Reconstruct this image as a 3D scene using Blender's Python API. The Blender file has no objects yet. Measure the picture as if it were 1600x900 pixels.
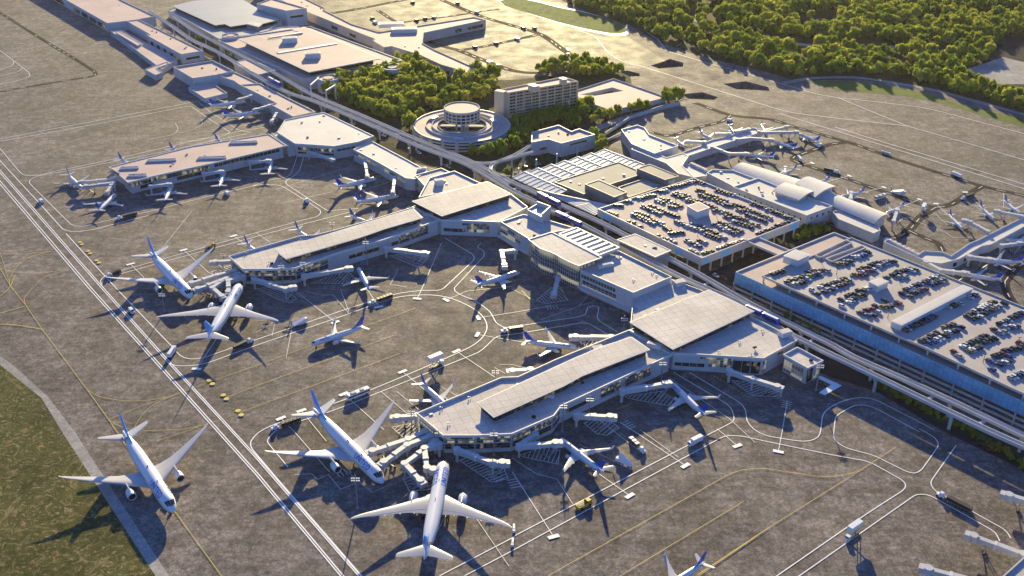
import bpy, bmesh, math, random
import numpy as np
from mathutils import Vector, Matrix
from mathutils.geometry import tessellate_polygon
random.seed(7)
SC = bpy.context.scene
COL = SC.collection
# ---------------------------------------------------------------- camera
F_PX, CAM_H, PITCH, ROLL = 1640.0, 280.0, 0.505, -0.012
_c, _s = math.cos(PITCH), math.sin(PITCH)
_cr, _sr = math.cos(ROLL), math.sin(ROLL)

def U(px, py, z=0.0):
    """point of the photograph (1600 x 900) -> point of the place at height z"""
    a = (px-800)/F_PX; b = -(py-450)/F_PX
    a, b = a*_cr+b*_sr, -a*_sr+b*_cr
    dy = _c+b*_s; dz = -_s+b*_c
    t = (z-CAM_H)/dz
    return Vector((a*t, dy*t, z))

def V2(p, z=0.0):
    v = U(p[0], p[1], z); return Vector((v.x, v.y))

# ---------------------------------------------------------------- mesh collector
OFF = {}
class MB:
    def __init__(s, T=None):
        s.v = []; s.f = []; s.m = []; s.T = T; s.mi = 0
    def add(s, vs, fs):
        o = len(s.v)
        if s.T is not None: vs = [s.T @ Vector(v) for v in vs]
        s.v += [Vector(v) for v in vs]
        for f in fs:
            s.f.append([i+o for i in f]); s.m.append(s.mi)
    def box(s, cx, cy, z0, lx, ly, lz, rot=0.0, top=1.0, topx=None):
        c, n = math.cos(rot), math.sin(rot); vs = []
        tx = top if topx is None else topx
        for z, k, kx in ((z0, 1, 1), (z0+lz, top, tx)):
            for sx, sy in ((-1,-1),(1,-1),(1,1),(-1,1)):
                x = sx*lx/2*kx; y = sy*ly/2*k
                vs.append((cx+c*x-n*y, cy+n*x+c*y, z))
        s.add(vs, [(3,2,1,0),(4,5,6,7),(0,1,5,4),(1,2,6,5),(2,3,7,6),(3,0,4,7)])
    def beam(s, a, b, w, h):
        """box along a-b, width w, height h, centred on the line"""
        a = Vector(a); b = Vector(b); d = (b-a)
        if d.length < 1e-6: return
        d.normalize(); up = Vector((0,0,1))
        if abs(d.z) > .95: up = Vector((1,0,0))
        r = d.cross(up).normalized(); u = r.cross(d)
        vs = []
        for p in (a, b):
            for i, j in ((-1,-1),(1,-1),(1,1),(-1,1)):
                vs.append(p+r*(i*w/2)+u*(j*h/2))
        s.add(vs, [(3,2,1,0),(4,5,6,7),(0,1,5,4),(1,2,6,5),(2,3,7,6),(3,0,4,7)])
    def prism(s, pts, z0, z1, top=True, bottom=True):
        n = len(pts)
        vs = [(p[0], p[1], z0) for p in pts]+[(p[0], p[1], z1) for p in pts]
        fs = [(i, (i+1) % n, n+(i+1) % n, n+i) for i in range(n)]
        if top: fs.append(list(range(n, 2*n)))
        if bottom: fs.append(list(range(n-1, -1, -1)))
        s.add(vs, fs)
    def poly(s, pts, z):
        s.add([(p[0], p[1], z) for p in pts], [list(range(len(pts)))])
    def cyl(s, x, y, z0, z1, r0, r1=None, n=12, cap=True):
        r1 = r0 if r1 is None else r1
        vs = []
        for z, r in ((z0, r0), (z1, r1)):
            for k in range(n):
                a = 2*math.pi*k/n; vs.append((x+r*math.cos(a), y+r*math.sin(a), z))
        fs = [(k, (k+1) % n, n+(k+1) % n, n+k) for k in range(n)]
        if cap: fs += [list(range(n, 2*n)), list(range(n-1, -1, -1))]
        s.add(vs, fs)
    def xcyl(s, x0, x1, y, z, r, n=10):
        vs = []
        for x in (x0, x1):
            for k in range(n):
                a = 2*math.pi*k/n; vs.append((x, y+r*math.cos(a), z+r*math.sin(a)))
        s.add(vs, [(k, (k+1) % n, n+(k+1) % n, n+k) for k in range(n)]+[list(range(n, 2*n)), list(range(n-1, -1, -1))])
    def ycyl(s, x, y0, y1, z, r, n=10):
        vs = []
        for y in (y0, y1):
            for k in range(n):
                a = 2*math.pi*k/n; vs.append((x+r*math.cos(a), y, z+r*math.sin(a)))
        s.add(vs, [(k, (k+1) % n, n+(k+1) % n, n+k) for k in range(n)]+[list(range(n, 2*n)), list(range(n-1, -1, -1))])
    def rings(s, rs, closed=True, cap=True):
        """loft through rings of equal point count"""
        n = len(rs[0]); vs = [p for r in rs for p in r]; fs = []
        for i in range(len(rs)-1):
            for k in range(n if closed else n-1):
                k2 = (k+1) % n
                fs.append((i*n+k, i*n+k2, (i+1)*n+k2, (i+1)*n+k))
        if cap and closed:
            fs.append(list(range(n-1, -1, -1))); fs.append(list(range((len(rs)-1)*n, len(rs)*n)))
        s.add(vs, fs)
    def build(s, name, mats, parent=None, origin=None, smooth=False, bevel=0):
        if not isinstance(mats, (list, tuple)): mats = [mats]
        if parent is not None: o = OFF.get(parent.name, Vector((0,0,0)))
        else: o = Vector(origin) if origin is not None else Vector((0,0,0))
        me = bpy.data.meshes.new(name)
        me.from_pydata([tuple(v-o) for v in s.v], [], s.f)
        for m in mats: me.materials.append(m)
        if len(mats) > 1: me.polygons.foreach_set('material_index', s.m)
        bm = bmesh.new(); bm.from_mesh(me); bmesh.ops.recalc_face_normals(bm, faces=bm.faces); bm.to_mesh(me); bm.free()
        if smooth:
            me.polygons.foreach_set('use_smooth', [True]*len(me.polygons))
            if smooth != 'all': me.set_sharp_from_angle(angle=math.radians(40))
        me.update()
        ob = bpy.data.objects.new(name, me); COL.objects.link(ob)
        if parent is not None:
            ob.parent = parent; OFF[ob.name] = o
        else:
            ob.location = o; OFF[ob.name] = o
        return ob

def tag(o, label=None, cat=None, group=None, kind=None):
    if label: o['label'] = label
    if cat: o['category'] = cat
    if group: o['group'] = group
    if kind: o['kind'] = kind
    return o
def thing(name, label, cat, loc=(0,0,0), group=None):
    o = bpy.data.objects.new(name, None); COL.objects.link(o); o.empty_display_size = 1
    o.location = loc; OFF[o.name] = Vector(loc)
    return tag(o, label, cat, group)
KIDS = {}
def copy_tree(o, parent=None):
    c = o.copy(); COL.objects.link(c); c.parent = parent
    for ch in list(o.children): copy_tree(ch, c)
    return c
def dup(root, loc, rz=0, sc=1.0, label=None, group=None):
    r = copy_tree(root); r.location = loc; r.rotation_euler = (0,0,rz); r.scale = (sc,sc,sc)
    if label: r['label'] = label
    if group: r['group'] = group
    return r
def structure(name, mb, mats, label=None, smooth=False):
    o = mb.build(name, mats, smooth=smooth); return tag(o, label or name.replace('_', ' '), name.replace('_', ' '), kind='structure')

# ---------------------------------------------------------------- polygons
def area2(pts):
    return sum(pts[i][0]*pts[(i+1) % len(pts)][1]-pts[(i+1) % len(pts)][0]*pts[i][1] for i in range(len(pts)))
def inset(pts, d):
    n = len(pts); sg = 1 if area2(pts) > 0 else -1; out = []
    for i in range(n):
        p0, p1, p2 = Vector(pts[i-1]), Vector(pts[i]), Vector(pts[(i+1) % n])
        a = (p1-p0).normalized(); b = (p2-p1).normalized()
        na = Vector((-a.y, a.x))*sg; nb = Vector((-b.y, b.x))*sg
        k = 1+na.dot(nb)
        m = (na+nb)/max(k, .35)
        out.append(p1+m*d)
    return out
def inside(p, poly):
    x, y = p[0], p[1]; r = False; n = len(poly)
    for i in range(n):
        x1, y1 = poly[i][0], poly[i][1]; x2, y2 = poly[i-1][0], poly[i-1][1]
        if (y1 > y) != (y2 > y) and x < (x2-x1)*(y-y1)/(y2-y1)+x1: r = not r
    return r
def smooth_path(pts, step=3.0):
    P = [Vector(p) for p in pts]; out = []
    for i in range(len(P)-1):
        p0 = P[max(i-1, 0)]; p1 = P[i]; p2 = P[i+1]; p3 = P[min(i+2, len(P)-1)]
        n = max(2, min(24, int((p2-p1).length/step)))
        # centripetal-ish tangents keep long straights straight
        d = (p2-p1).length
        t1 = (p2-p0).normalized()*min(d, (p1-p0).length if i else d) if (p2-p0).length > 1e-6 else Vector(p2-p1)
        t2 = (p3-p1).normalized()*min(d, (p3-p2).length if i+2 < len(P) else d) if (p3-p1).length > 1e-6 else Vector(p2-p1)
        for k in range(n):
            t = k/n; h1 = 2*t**3-3*t**2+1; h2 = t**3-2*t**2+t; h3 = -2*t**3+3*t**2; h4 = t**3-t**2
            out.append(p1*h1+t1*h2+p2*h3+t2*h4)
    out.append(P[-1]); return out
def ribbon(mb, pts, w, z):
    """flat painted stroke through 2d points"""
    P = [Vector((p[0], p[1])) for p in pts]; L = []; R = []
    for i, p in enumerate(P):
        a = (P[i]-P[i-1]).normalized() if i else (P[1]-P[0]).normalized()
        b = (P[i+1]-P[i]).normalized() if i+1 < len(P) else a
        na = Vector((-a.y, a.x)); nb = Vector((-b.y, b.x)); k = max(.4, 1+na.dot(nb))
        m = (na+nb)/k*(w/2); L.append(p+m); R.append(p-m)
    n = len(P); vs = [(p.x, p.y, z) for p in L]+[(p.x, p.y, z) for p in R]
    mb.add(vs, [(i, n+i, n+i+1, i+1) for i in range(n-1)])

# ---------------------------------------------------------------- materials
def new_mat(name):
    m = bpy.data.materials.new(name); m.use_nodes = True
    nt = m.node_tree; b = nt.nodes['Principled BSDF']
    return m, nt, b
def nd(nt, t, **kw):
    n = nt.nodes.new(t)
    for k, v in kw.items():
        if k.startswith('_'): setattr(n, k[1:], v)
        else: n.inputs[k.replace('__', ' ')].default_value = v
    return n
def mul_col(nt, col_out, fac_out, lo, hi):
    """multiply a colour by a map of fac onto lo..hi"""
    r = nd(nt, 'ShaderNodeMapRange'); r.inputs['To Min'].default_value = lo; r.inputs['To Max'].default_value = hi
    r.inputs['From Min'].default_value = .28; r.inputs['From Max'].default_value = .72
    nt.links.new(fac_out, r.inputs['Value'])
    v = nd(nt, 'ShaderNodeVectorMath', _operation='SCALE')
    nt.links.new(col_out, v.inputs[0]); nt.links.new(r.outputs[0], v.inputs['Scale'])
    return v.outputs[0]
def pos(nt, rot=0.0, sc=(1,1,1), obj=False):
    m = nd(nt, 'ShaderNodeMapping'); m.inputs['Rotation'].default_value = (0,0,rot); m.inputs['Scale'].default_value = sc
    if obj:
        g = nd(nt, 'ShaderNodeTexCoord'); nt.links.new(g.outputs['Object'], m.inputs[0])
    else:
        g = nd(nt, 'ShaderNodeNewGeometry'); nt.links.new(g.outputs['Position'], m.inputs[0])
    return m.outputs[0]
def noise(nt, vec, scale, detail=4, rough=.55):
    n = nd(nt, 'ShaderNodeTexNoise'); n.inputs['Scale'].default_value = scale; n.inputs['Detail'].default_value = detail
    n.inputs['Roughness'].default_value = rough; nt.links.new(vec, n.inputs['Vector']); return n.outputs['Fac']
def plain(name, col, rough=.6, spec=.3, metal=0, var=.10, scale=.12, fine=1.2):
    m, nt, b = new_mat(name)
    rgb = nd(nt, 'ShaderNodeRGB'); rgb.outputs[0].default_value = (*col, 1)
    p = pos(nt); c = rgb.outputs[0]
    if var:
        c = mul_col(nt, c, noise(nt, p, scale), 1-var, 1+var)
        c = mul_col(nt, c, noise(nt, p, fine), 1-var*.6, 1+var*.6)
    nt.links.new(c, b.inputs['Base Color'])
    b.inputs['Roughness'].default_value = rough; b.inputs['Specular IOR Level'].default_value = spec; b.inputs['Metallic'].default_value = metal
    return m
AX = math.radians(38)     # approximate axis of the concourses in the plan
def tiled(name, col, ang=0.0, tile=(7, 5), dark=.75, rough=.75, spec=.2, var=.09, mort=.012, stain=.18):
    """roof membrane: panels with joints, dust and water stains"""
    m, nt, b = new_mat(name)
    rgb = nd(nt, 'ShaderNodeRGB'); rgb.outputs[0].default_value = (*col, 1)
    p = pos(nt, -ang)
    br = nd(nt, 'ShaderNodeTexBrick'); br.offset = 0.0
    br.inputs['Scale'].default_value = 1.0; br.inputs['Brick Width'].default_value = tile[0]; br.inputs['Row Height'].default_value = tile[1]
    br.inputs['Mortar Size'].default_value = mort*8; br.inputs['Mortar Smooth'].default_value = .2
    br.inputs['Color1'].default_value = (1,1,1,1); br.inputs['Color2'].default_value = (.93,.92,.91,1); br.inputs['Mortar'].default_value = (dark,dark,dark,1)
    nt.links.new(p, br.inputs['Vector'])
    mx = nd(nt, 'ShaderNodeMix', _data_type='RGBA', _blend_type='MULTIPLY'); mx.inputs[0].default_value = 1
    nt.links.new(rgb.outputs[0], mx.inputs[6]); nt.links.new(br.outputs['Color'], mx.inputs[7])
    c = mul_col(nt, mx.outputs[2], noise(nt, pos(nt), .05, 5), 1-stain, 1+stain*.5)
    c = mul_col(nt, c, noise(nt, pos(nt), .8, 5, .7), 1-var, 1+var)
    nt.links.new(c, b.inputs['Base Color']); b.inputs['Roughness'].default_value = rough; b.inputs['Specular IOR Level'].default_value = spec
    return m
def apron_mat(name, c1, c2, rough=.5, spec=.35, slab=True, big=.012, streak=True, amp=1.0):
    m, nt, b = new_mat(name); p = pos(nt)
    mx = nd(nt, 'ShaderNodeMix', _data_type='RGBA'); mx.inputs[6].default_value = (*c1, 1); mx.inputs[7].default_value = (*c2, 1)
    r = nd(nt, 'ShaderNodeMapRange'); r.inputs['From Min'].default_value = .38; r.inputs['From Max'].default_value = .62
    nt.links.new(noise(nt, p, .045, 10, .72), r.inputs['Value']); nt.links.new(r.outputs[0], mx.inputs[0])
    c = mx.outputs[2]
    def mm(v, lo, hi, f0=.36, f1=.64):
        nonlocal c
        q = nd(nt, 'ShaderNodeMapRange'); q.inputs['From Min'].default_value = f0; q.inputs['From Max'].default_value = f1
        q.inputs['To Min'].default_value = 1-(1-lo)*amp; q.inputs['To Max'].default_value = 1+(hi-1)*amp
        nt.links.new(v, q.inputs['Value']); k = nd(nt, 'ShaderNodeVectorMath', _operation='SCALE'); nt.links.new(c, k.inputs[0]); nt.links.new(q.outputs[0], k.inputs['Scale']); c = k.outputs[0]
    mm(noise(nt, p, big, 3), .84, 1.14)
    mm(noise(nt, p, .20, 9, .78), .72, 1.20)           # oil and repair blotches
    mm(noise(nt, p, .10, 10, .80), .80, 1.07, .46, .54)   # crisp edged worn patches
    mm(noise(nt, p, .33, 9, .82), .74, 1.10, .45, .56)
    mm(noise(nt, p, .75, 6, .80), .74, 1.28, .42, .60)
    mm(noise(nt, p, 1.7, 4, .75), .78, 1.26)
    if streak: mm(noise(nt, pos(nt, math.radians(50), (.02, .35, 1)), 1.0, 5, .6), .86, 1.10)
    if slab:
        br = nd(nt, 'ShaderNodeTexBrick'); br.offset = 0; br.inputs['Scale'].default_value = 1
        br.inputs['Brick Width'].default_value = 15; br.inputs['Row Height'].default_value = 15; br.inputs['Mortar Size'].default_value = .07
        br.inputs['Color1'].default_value = (1,1,1,1); br.inputs['Color2'].default_value = (.94,.94,.94,1); br.inputs['Mortar'].default_value = (.80,.79,.78,1)
        nt.links.new(pos(nt, -math.radians(34)), br.inputs['Vector'])
        x = nd(nt, 'ShaderNodeMix', _data_type='RGBA', _blend_type='MULTIPLY'); x.inputs[0].default_value = 1
        nt.links.new(c, x.inputs[6]); nt.links.new(br.outputs['Color'], x.inputs[7]); c = x.outputs[2]
    nt.links.new(c, b.inputs['Base Color']); b.inputs['Specular IOR Level'].default_value = spec
    rr = nd(nt, 'ShaderNodeMapRange'); rr.inputs['From Min'].default_value = .3; rr.inputs['From Max'].default_value = .7
    rr.inputs['To Min'].default_value = rough-.07; rr.inputs['To Max'].default_value = rough+.09
    nt.links.new(noise(nt, p, .06, 5), rr.inputs['Value']); nt.links.new(rr.outputs[0], b.inputs['Roughness'])
    return m
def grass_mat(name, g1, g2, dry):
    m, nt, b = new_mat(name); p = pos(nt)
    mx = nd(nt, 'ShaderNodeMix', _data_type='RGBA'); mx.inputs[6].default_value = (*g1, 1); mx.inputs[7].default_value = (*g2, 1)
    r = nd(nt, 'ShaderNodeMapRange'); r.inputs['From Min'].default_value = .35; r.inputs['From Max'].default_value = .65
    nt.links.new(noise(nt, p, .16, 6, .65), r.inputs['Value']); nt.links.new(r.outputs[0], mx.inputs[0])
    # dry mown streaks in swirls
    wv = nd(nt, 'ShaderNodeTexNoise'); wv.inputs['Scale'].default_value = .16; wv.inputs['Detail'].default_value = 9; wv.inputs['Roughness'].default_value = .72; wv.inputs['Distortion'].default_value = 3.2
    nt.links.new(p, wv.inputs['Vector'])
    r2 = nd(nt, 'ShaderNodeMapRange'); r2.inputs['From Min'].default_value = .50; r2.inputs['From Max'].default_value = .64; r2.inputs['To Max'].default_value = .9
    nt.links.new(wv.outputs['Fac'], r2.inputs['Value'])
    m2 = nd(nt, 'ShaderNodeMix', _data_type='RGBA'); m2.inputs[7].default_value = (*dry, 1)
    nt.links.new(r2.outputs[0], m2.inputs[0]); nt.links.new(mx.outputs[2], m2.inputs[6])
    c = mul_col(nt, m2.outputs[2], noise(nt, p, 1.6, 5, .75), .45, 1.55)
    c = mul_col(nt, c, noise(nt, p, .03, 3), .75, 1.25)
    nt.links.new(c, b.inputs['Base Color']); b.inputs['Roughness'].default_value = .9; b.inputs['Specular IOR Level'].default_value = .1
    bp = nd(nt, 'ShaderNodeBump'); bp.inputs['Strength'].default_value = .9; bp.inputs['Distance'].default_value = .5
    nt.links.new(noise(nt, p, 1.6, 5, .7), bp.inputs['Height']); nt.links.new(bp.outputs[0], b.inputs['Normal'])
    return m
def glass_mat(name, base, lit=(1.0,.82,.42), amount=.5, strength=.5, pane=(1.6, 2.4), rough=.12):
    """curtain wall: dark reflecting panes, some rooms behind them lit"""
    m, nt, b = new_mat(name)
    g = nd(nt, 'ShaderNodeNewGeometry')
    sp = nd(nt, 'ShaderNodeSeparateXYZ'); nt.links.new(g.outputs['Position'], sp.inputs[0])
    ad = nd(nt, 'ShaderNodeMath', _operation='ADD'); nt.links.new(sp.outputs[0], ad.inputs[0]); nt.links.new(sp.outputs[1], ad.inputs[1])
    cb = nd(nt, 'ShaderNodeCombineXYZ'); nt.links.new(ad.outputs[0], cb.inputs[0]); nt.links.new(sp.outputs[2], cb.inputs[1])
    sn = nd(nt, 'ShaderNodeVectorMath', _operation='SNAP'); sn.inputs[1].default_value = (pane[0], pane[1], 1); nt.links.new(cb.outputs[0], sn.inputs[0])
    wn = nd(nt, 'ShaderNodeTexWhiteNoise', _noise_dimensions='2D'); nt.links.new(sn.outputs[0], wn.inputs['Vector'])
    n2 = noise(nt, cb.outputs[0], .16, 3)
    mm = nd(nt, 'ShaderNodeMath', _operation='MULTIPLY'); nt.links.new(wn.outputs['Value'], mm.inputs[0]); nt.links.new(n2, mm.inputs[1])
    r = nd(nt, 'ShaderNodeMapRange'); r.inputs['From Min'].default_value = .5*(1-amount); r.inputs['From Max'].default_value = .5*(1-amount)+.25; r.inputs['To Max'].default_value = strength
    nt.links.new(mm.outputs[0], r.inputs['Value'])
    b.inputs['Base Color'].default_value = (*base, 1); b.inputs['Roughness'].default_value = rough; b.inputs['Specular IOR Level'].default_value = .5
    b.inputs['Emission Color'].default_value = (*lit, 1); nt.links.new(r.outputs[0], b.inputs['Emission Strength'])
    return m
def screen_mat(name, col, ang):
    """blue glass screen panels with pale joints"""
    m, nt, b = new_mat(name)
    g = nd(nt, 'ShaderNodeNewGeometry'); sp = nd(nt, 'ShaderNodeSeparateXYZ')
    mp = nd(nt, 'ShaderNodeMapping'); mp.inputs['Rotation'].default_value = (0,0,-ang); nt.links.new(g.outputs['Position'], mp.inputs[0])
    nt.links.new(mp.outputs[0], sp.inputs[0])
    cb = nd(nt, 'ShaderNodeCombineXYZ'); nt.links.new(sp.outputs[0], cb.inputs[0]); nt.links.new(sp.outputs[2], cb.inputs[1])
    br = nd(nt, 'ShaderNodeTexBrick'); br.offset = 0; br.inputs['Scale'].default_value = 1
    br.inputs['Brick Width'].default_value = 2.4; br.inputs['Row Height'].default_value = 1.15; br.inputs['Mortar Size'].default_value = .09
    br.inputs['Color1'].default_value = (*col, 1); br.inputs['Color2'].default_value = (col[0]*.7, col[1]*.78, col[2]*.85, 1)
    br.inputs['Mortar'].default_value = (col[0]*.45, col[1]*.5, col[2]*.55, 1)
    nt.links.new(cb.outputs[0], br.inputs['Vector'])
    c = mul_col(nt, br.outputs['Color'], noise(nt, cb.outputs[0], .07, 4), .8, 1.2)
    nt.links.new(c, b.inputs['Base Color']); b.inputs['Roughness'].default_value = .22; b.inputs['Specular IOR Level'].default_value = .6
    return m
def leaf_mat(name, c1, c2):
    m, nt, b = new_mat(name)
    nt.nodes.remove(b); out = nt.nodes['Material Output']
    oi = nd(nt, 'ShaderNodeObjectInfo')
    mx = nd(nt, 'ShaderNodeMix', _data_type='RGBA'); mx.inputs[6].default_value = (*c1, 1); mx.inputs[7].default_value = (*c2, 1)
    p = pos(nt)
    r = nd(nt, 'ShaderNodeMapRange'); r.inputs['From Min'].default_value = .3; r.inputs['From Max'].default_value = .7
    nt.links.new(noise(nt, p, .09, 3), r.inputs['Value']); nt.links.new(r.outputs[0], mx.inputs[0])
    c = mul_col(nt, mx.outputs[2], noise(nt, p, .9, 3, .7), .6, 1.4)
    d = nd(nt, 'ShaderNodeBsdfDiffuse'); t = nd(nt, 'ShaderNodeBsdfTranslucent'); ms = nd(nt, 'ShaderNodeMixShader'); ms.inputs[0].default_value = .45
    nt.links.new(c, d.inputs[0]); nt.links.new(c, t.inputs[0])
    nt.links.new(d.outputs[0], ms.inputs[1]); nt.links.new(t.outputs[0], ms.inputs[2]); nt.links.new(ms.outputs[0], out.inputs[0])
    return m

APRON = apron_mat('apron_concrete', (.150,.125,.113), (.242,.205,.186), rough=.80, spec=.14)
FARCON = apron_mat('far_concrete', (.17,.145,.11), (.26,.22,.17), rough=.70, spec=.08, slab=False, amp=.8)
ROADM = apron_mat('service_road', (.040,.032,.028), (.066,.054,.048), rough=.9, spec=.04, slab=False, amp=.5)
ASPH = apron_mat('street_asphalt', (.034,.032,.032), (.055,.052,.052), rough=.9, spec=.05, slab=False, amp=.6)
SHOULD = apron_mat('shoulder_concrete', (.30,.28,.26), (.40,.375,.35), rough=.85, spec=.1, slab=False, amp=.45)
WHITEP = plain('white_paint', (.82,.81,.79), .6, .3, var=.06)
YELLOWP = plain('yellow_paint', (.54,.41,.07), .6, .3, var=.18, fine=.6)
GRASS = grass_mat('mown_grass', (.040,.048,.012), (.10,.095,.028), (.30,.22,.12))
GRASS2 = grass_mat('green_grass', (.065,.12,.018), (.14,.19,.035), (.20,.19,.06))
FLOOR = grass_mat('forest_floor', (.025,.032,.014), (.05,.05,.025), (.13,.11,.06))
ROOF = tiled('roof_membrane', (.60,.545,.50), math.radians(22), (4.6, 4.6), .62, mort=.016, stain=.24, var=.14)
ROOFW = tiled('white_roof', (.66,.62,.57), math.radians(22), (9, 9), .86, stain=.12)
ROOFP = tiled('pinkish_roof', (.54,.405,.365), math.radians(35), (12, 12), .9, stain=.12)
ROOFG = tiled('grey_metal_roof', (.34,.34,.35), math.radians(30), (60, 1.6), .88, stain=.1, rough=.5)
ROOFT = tiled('tan_roof', (.36,.335,.29), math.radians(30), (14, 14), .85)
DECK = tiled('parking_deck', (.46,.41,.38), math.radians(-34), (16, 9), .9, stain=.1)
DECKP = tiled('pink_parking_deck', (.50,.39,.36), math.radians(-26), (16, 9), .92, stain=.1)
WALL = tiled('white_wall_panels', (.55,.55,.55), 0, (6, 3.2), .86, rough=.5, spec=.35, var=.05, stain=.08)
WALLP = tiled('beige_wall', (.56,.47,.42), 0, (8, 4), .9, stain=.1)
HOTW = tiled('sand_coloured_facade', (.74,.58,.41), 0, (8, 4), .92, stain=.08)
WALLG = tiled('grey_wall_panels', (.23,.225,.22), 0, (3, 3), .82, rough=.5, stain=.1)
TRIM = plain('white_trim', (.62,.61,.60), .5, .35, var=.05)
CONC = plain('pale_concrete', (.50,.475,.45), .8, .2, var=.14)
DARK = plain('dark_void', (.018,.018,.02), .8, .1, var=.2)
METAL = plain('grey_metal', (.33,.33,.35), .45, .5, .3, var=.08)
GLASS = glass_mat('lit_curtain_glass', (.06,.075,.075), lit=(1.0,.90,.58), amount=.50, strength=.17)
GLASSD = glass_mat('dark_glass', (.02,.026,.034), amount=.15, strength=.10)
SCREEN = screen_mat('blue_glass_screen', (.24,.52,.72), math.radians(-47))
CANOPY = screen_mat('pale_canopy_glass', (.37,.41,.46), math.radians(20))
BLUEPANEL = plain('light_blue_panel', (.22,.52,.80), .5, .4, var=.05)
LEAF = leaf_mat('foliage', (.24,.30,.035), (.46,.48,.06))
LEAF2 = leaf_mat('deep_foliage', (.15,.22,.03), (.30,.36,.05))
LEAF3 = leaf_mat('yellowish_foliage', (.32,.35,.05), (.55,.52,.09))
GUIDE = plain('guideway_concrete', (.50,.49,.48), .8, .15, var=.12)
LEAFD = leaf_mat('dark_foliage', (.040,.058,.014), (.075,.085,.022))
BARK = plain('bark', (.07,.05,.035), .9, .1)
# ================================================================ the ground
def P2(lst, z=0.0): return [V2(p, z) for p in lst]
PITS = [  # sunken ramps beyond the far pier
 [(1015,102),(1047,92),(1068,98),(1067,104),(1030,107)],
 [(965,112),(980,110),(999,115),(1000,119),(975,120)],
 [(1130,131),(1165,127),(1200,136),(1203,142),(1150,139)],
 [(1065,147),(1098,144),(1122,152),(1115,156),(1075,154)]]
pits = [P2(p) for p in PITS]
outer = [Vector((-3500,-600)), Vector((3500,-600)), Vector((3500,4200)), Vector((-3500,4200))]
g = MB(); allp = outer+[v for p in pits for v in p]
tris = tessellate_polygon([[(v.x, v.y, 0) for v in outer]]+[[(v.x, v.y, 0) for v in p] for p in pits])
g.add([(v.x, v.y, 0) for v in allp], [tuple(t) for t in tris])
structure('apron_ground', g, APRON, 'brown grey concrete apron with dark stains')
for k, p in enumerate(pits):
    m = MB(); n = len(p)
    m.add([(v.x, v.y, 0) for v in p]+[(v.x, v.y, -6) for v in p], [(i, (i+1) % n, n+(i+1) % n, n+i) for i in range(n)]+[list(range(n, 2*n))])
    structure('sunken_ramp', m, APRON, 'sunken concrete ramp pit in the far apron')
def sheet(name, px, z, mat, label=None, smooth=False):
    pts = P2(px)
    if smooth: pts = smooth_path(pts+[pts[0]], 8)[:-1]
    m = MB(); t = tessellate_polygon([[(v.x, v.y, 0) for v in pts]])
    m.add([(v.x, v.y, z) for v in pts], [tuple(q) for q in t])
    return structure(name, m, mat, label)
# lower left: grass and its pale concrete shoulder
sheet('concrete_shoulder', [(-30,538),(0,556),(20,570),(75,620),(117,675),(264,900),(300,955),(276,955),(243,900),(97,675),(65,622),(15,582),(0,570),(-30,552)], .05, SHOULD, 'pale concrete shoulder between grass and apron')
sheet('grass_field', [(-60,530),(-30,552),(0,570),(15,582),(65,622),(97,675),(243,900),(276,955),(-260,955),(-300,600)], .05, GRASS, 'rough mown grass with dry streaks')
# far pale concrete stands, oval grass island
sheet('far_concrete_apron', [(492,14),(560,-25),(780,-45),(905,20),(985,60),(1040,95),(1000,108),(960,105),(890,112),(840,118),(770,122),(752,112),(690,92),(640,60),(592,48),(540,36)], .03, FARCON, 'pale sunlit concrete of the far stands')
oval = [(781,2),(800,-3),(835,2),(870,11),(915,20),(955,31),(979,44),(976,51),(955,52),(915,45),(870,34),(820,19),(790,9)]
def grow(px, k):
    cx = sum(p[0] for p in px)/len(px); cy = sum(p[1] for p in px)/len(px)
    return [(cx+(p[0]-cx)*k, cy+(p[1]-cy)*(k+.1)) for p in px]
sheet('white_oval_edge', grow(oval, 1.04), .06, WHITEP, 'white painted edge round the oval grass island', True)
sheet('oval_grass_island', oval, .09, GRASS2, 'oval grass island with a white edge', True)
# right: grass verge, forest floor, parking lot far right
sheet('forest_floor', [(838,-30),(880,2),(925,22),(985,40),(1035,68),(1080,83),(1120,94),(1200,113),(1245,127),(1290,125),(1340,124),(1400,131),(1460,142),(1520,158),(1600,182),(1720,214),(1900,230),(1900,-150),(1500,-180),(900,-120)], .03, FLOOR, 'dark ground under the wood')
sheet('grass_verge', [(1262,127),(1305,126),(1345,128),(1400,136),(1460,150),(1500,164),(1600,186),(1680,206),(1680,216),(1600,200),(1520,176),(1470,161),(1425,152),(1360,145),(1312,142)], .06, GRASS2, 'sunlit grass verge inside the perimeter road')
sheet('parking_lot', [(1478,119),(1568,89),(1640,104),(1640,132),(1545,131),(1541,129)], .06, SHOULD, 'pale parking lot in a clearing of the wood')
sheet('dark_yard', [(1545,131),(1640,132),(1640,160),(1590,146),(1562,138)], .06, ASPH, 'dark yard beside the parking lot')
sheet('dark_yard', [(1540,92),(1568,60),(1660,45),(1660,104),(1600,97),(1566,89)], .06, ASPH, 'dark yard at the edge of the wood')
def road(name, px, w, z, mat, label, sm=True):
    m = MB(); p = P2(px); ribbon(m, smooth_path(p, 6) if sm else p, w, z); return structure(name, m, mat, label)
road('perimeter_road', [(1225,130),(1262,123),(1310,121),(1345,122),(1400,130),(1460,141),(1520,157),(1600,179),(1700,205)], 6, .09, SHOULD, 'pale perimeter road along the wood')
road('forest_road', [(1068,26),(1100,35),(1135,45),(1200,61),(1240,68),(1290,73),(1345,74),(1398,74),(1430,78)], 9, .06, SHOULD, 'pale road winding through the wood')
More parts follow.
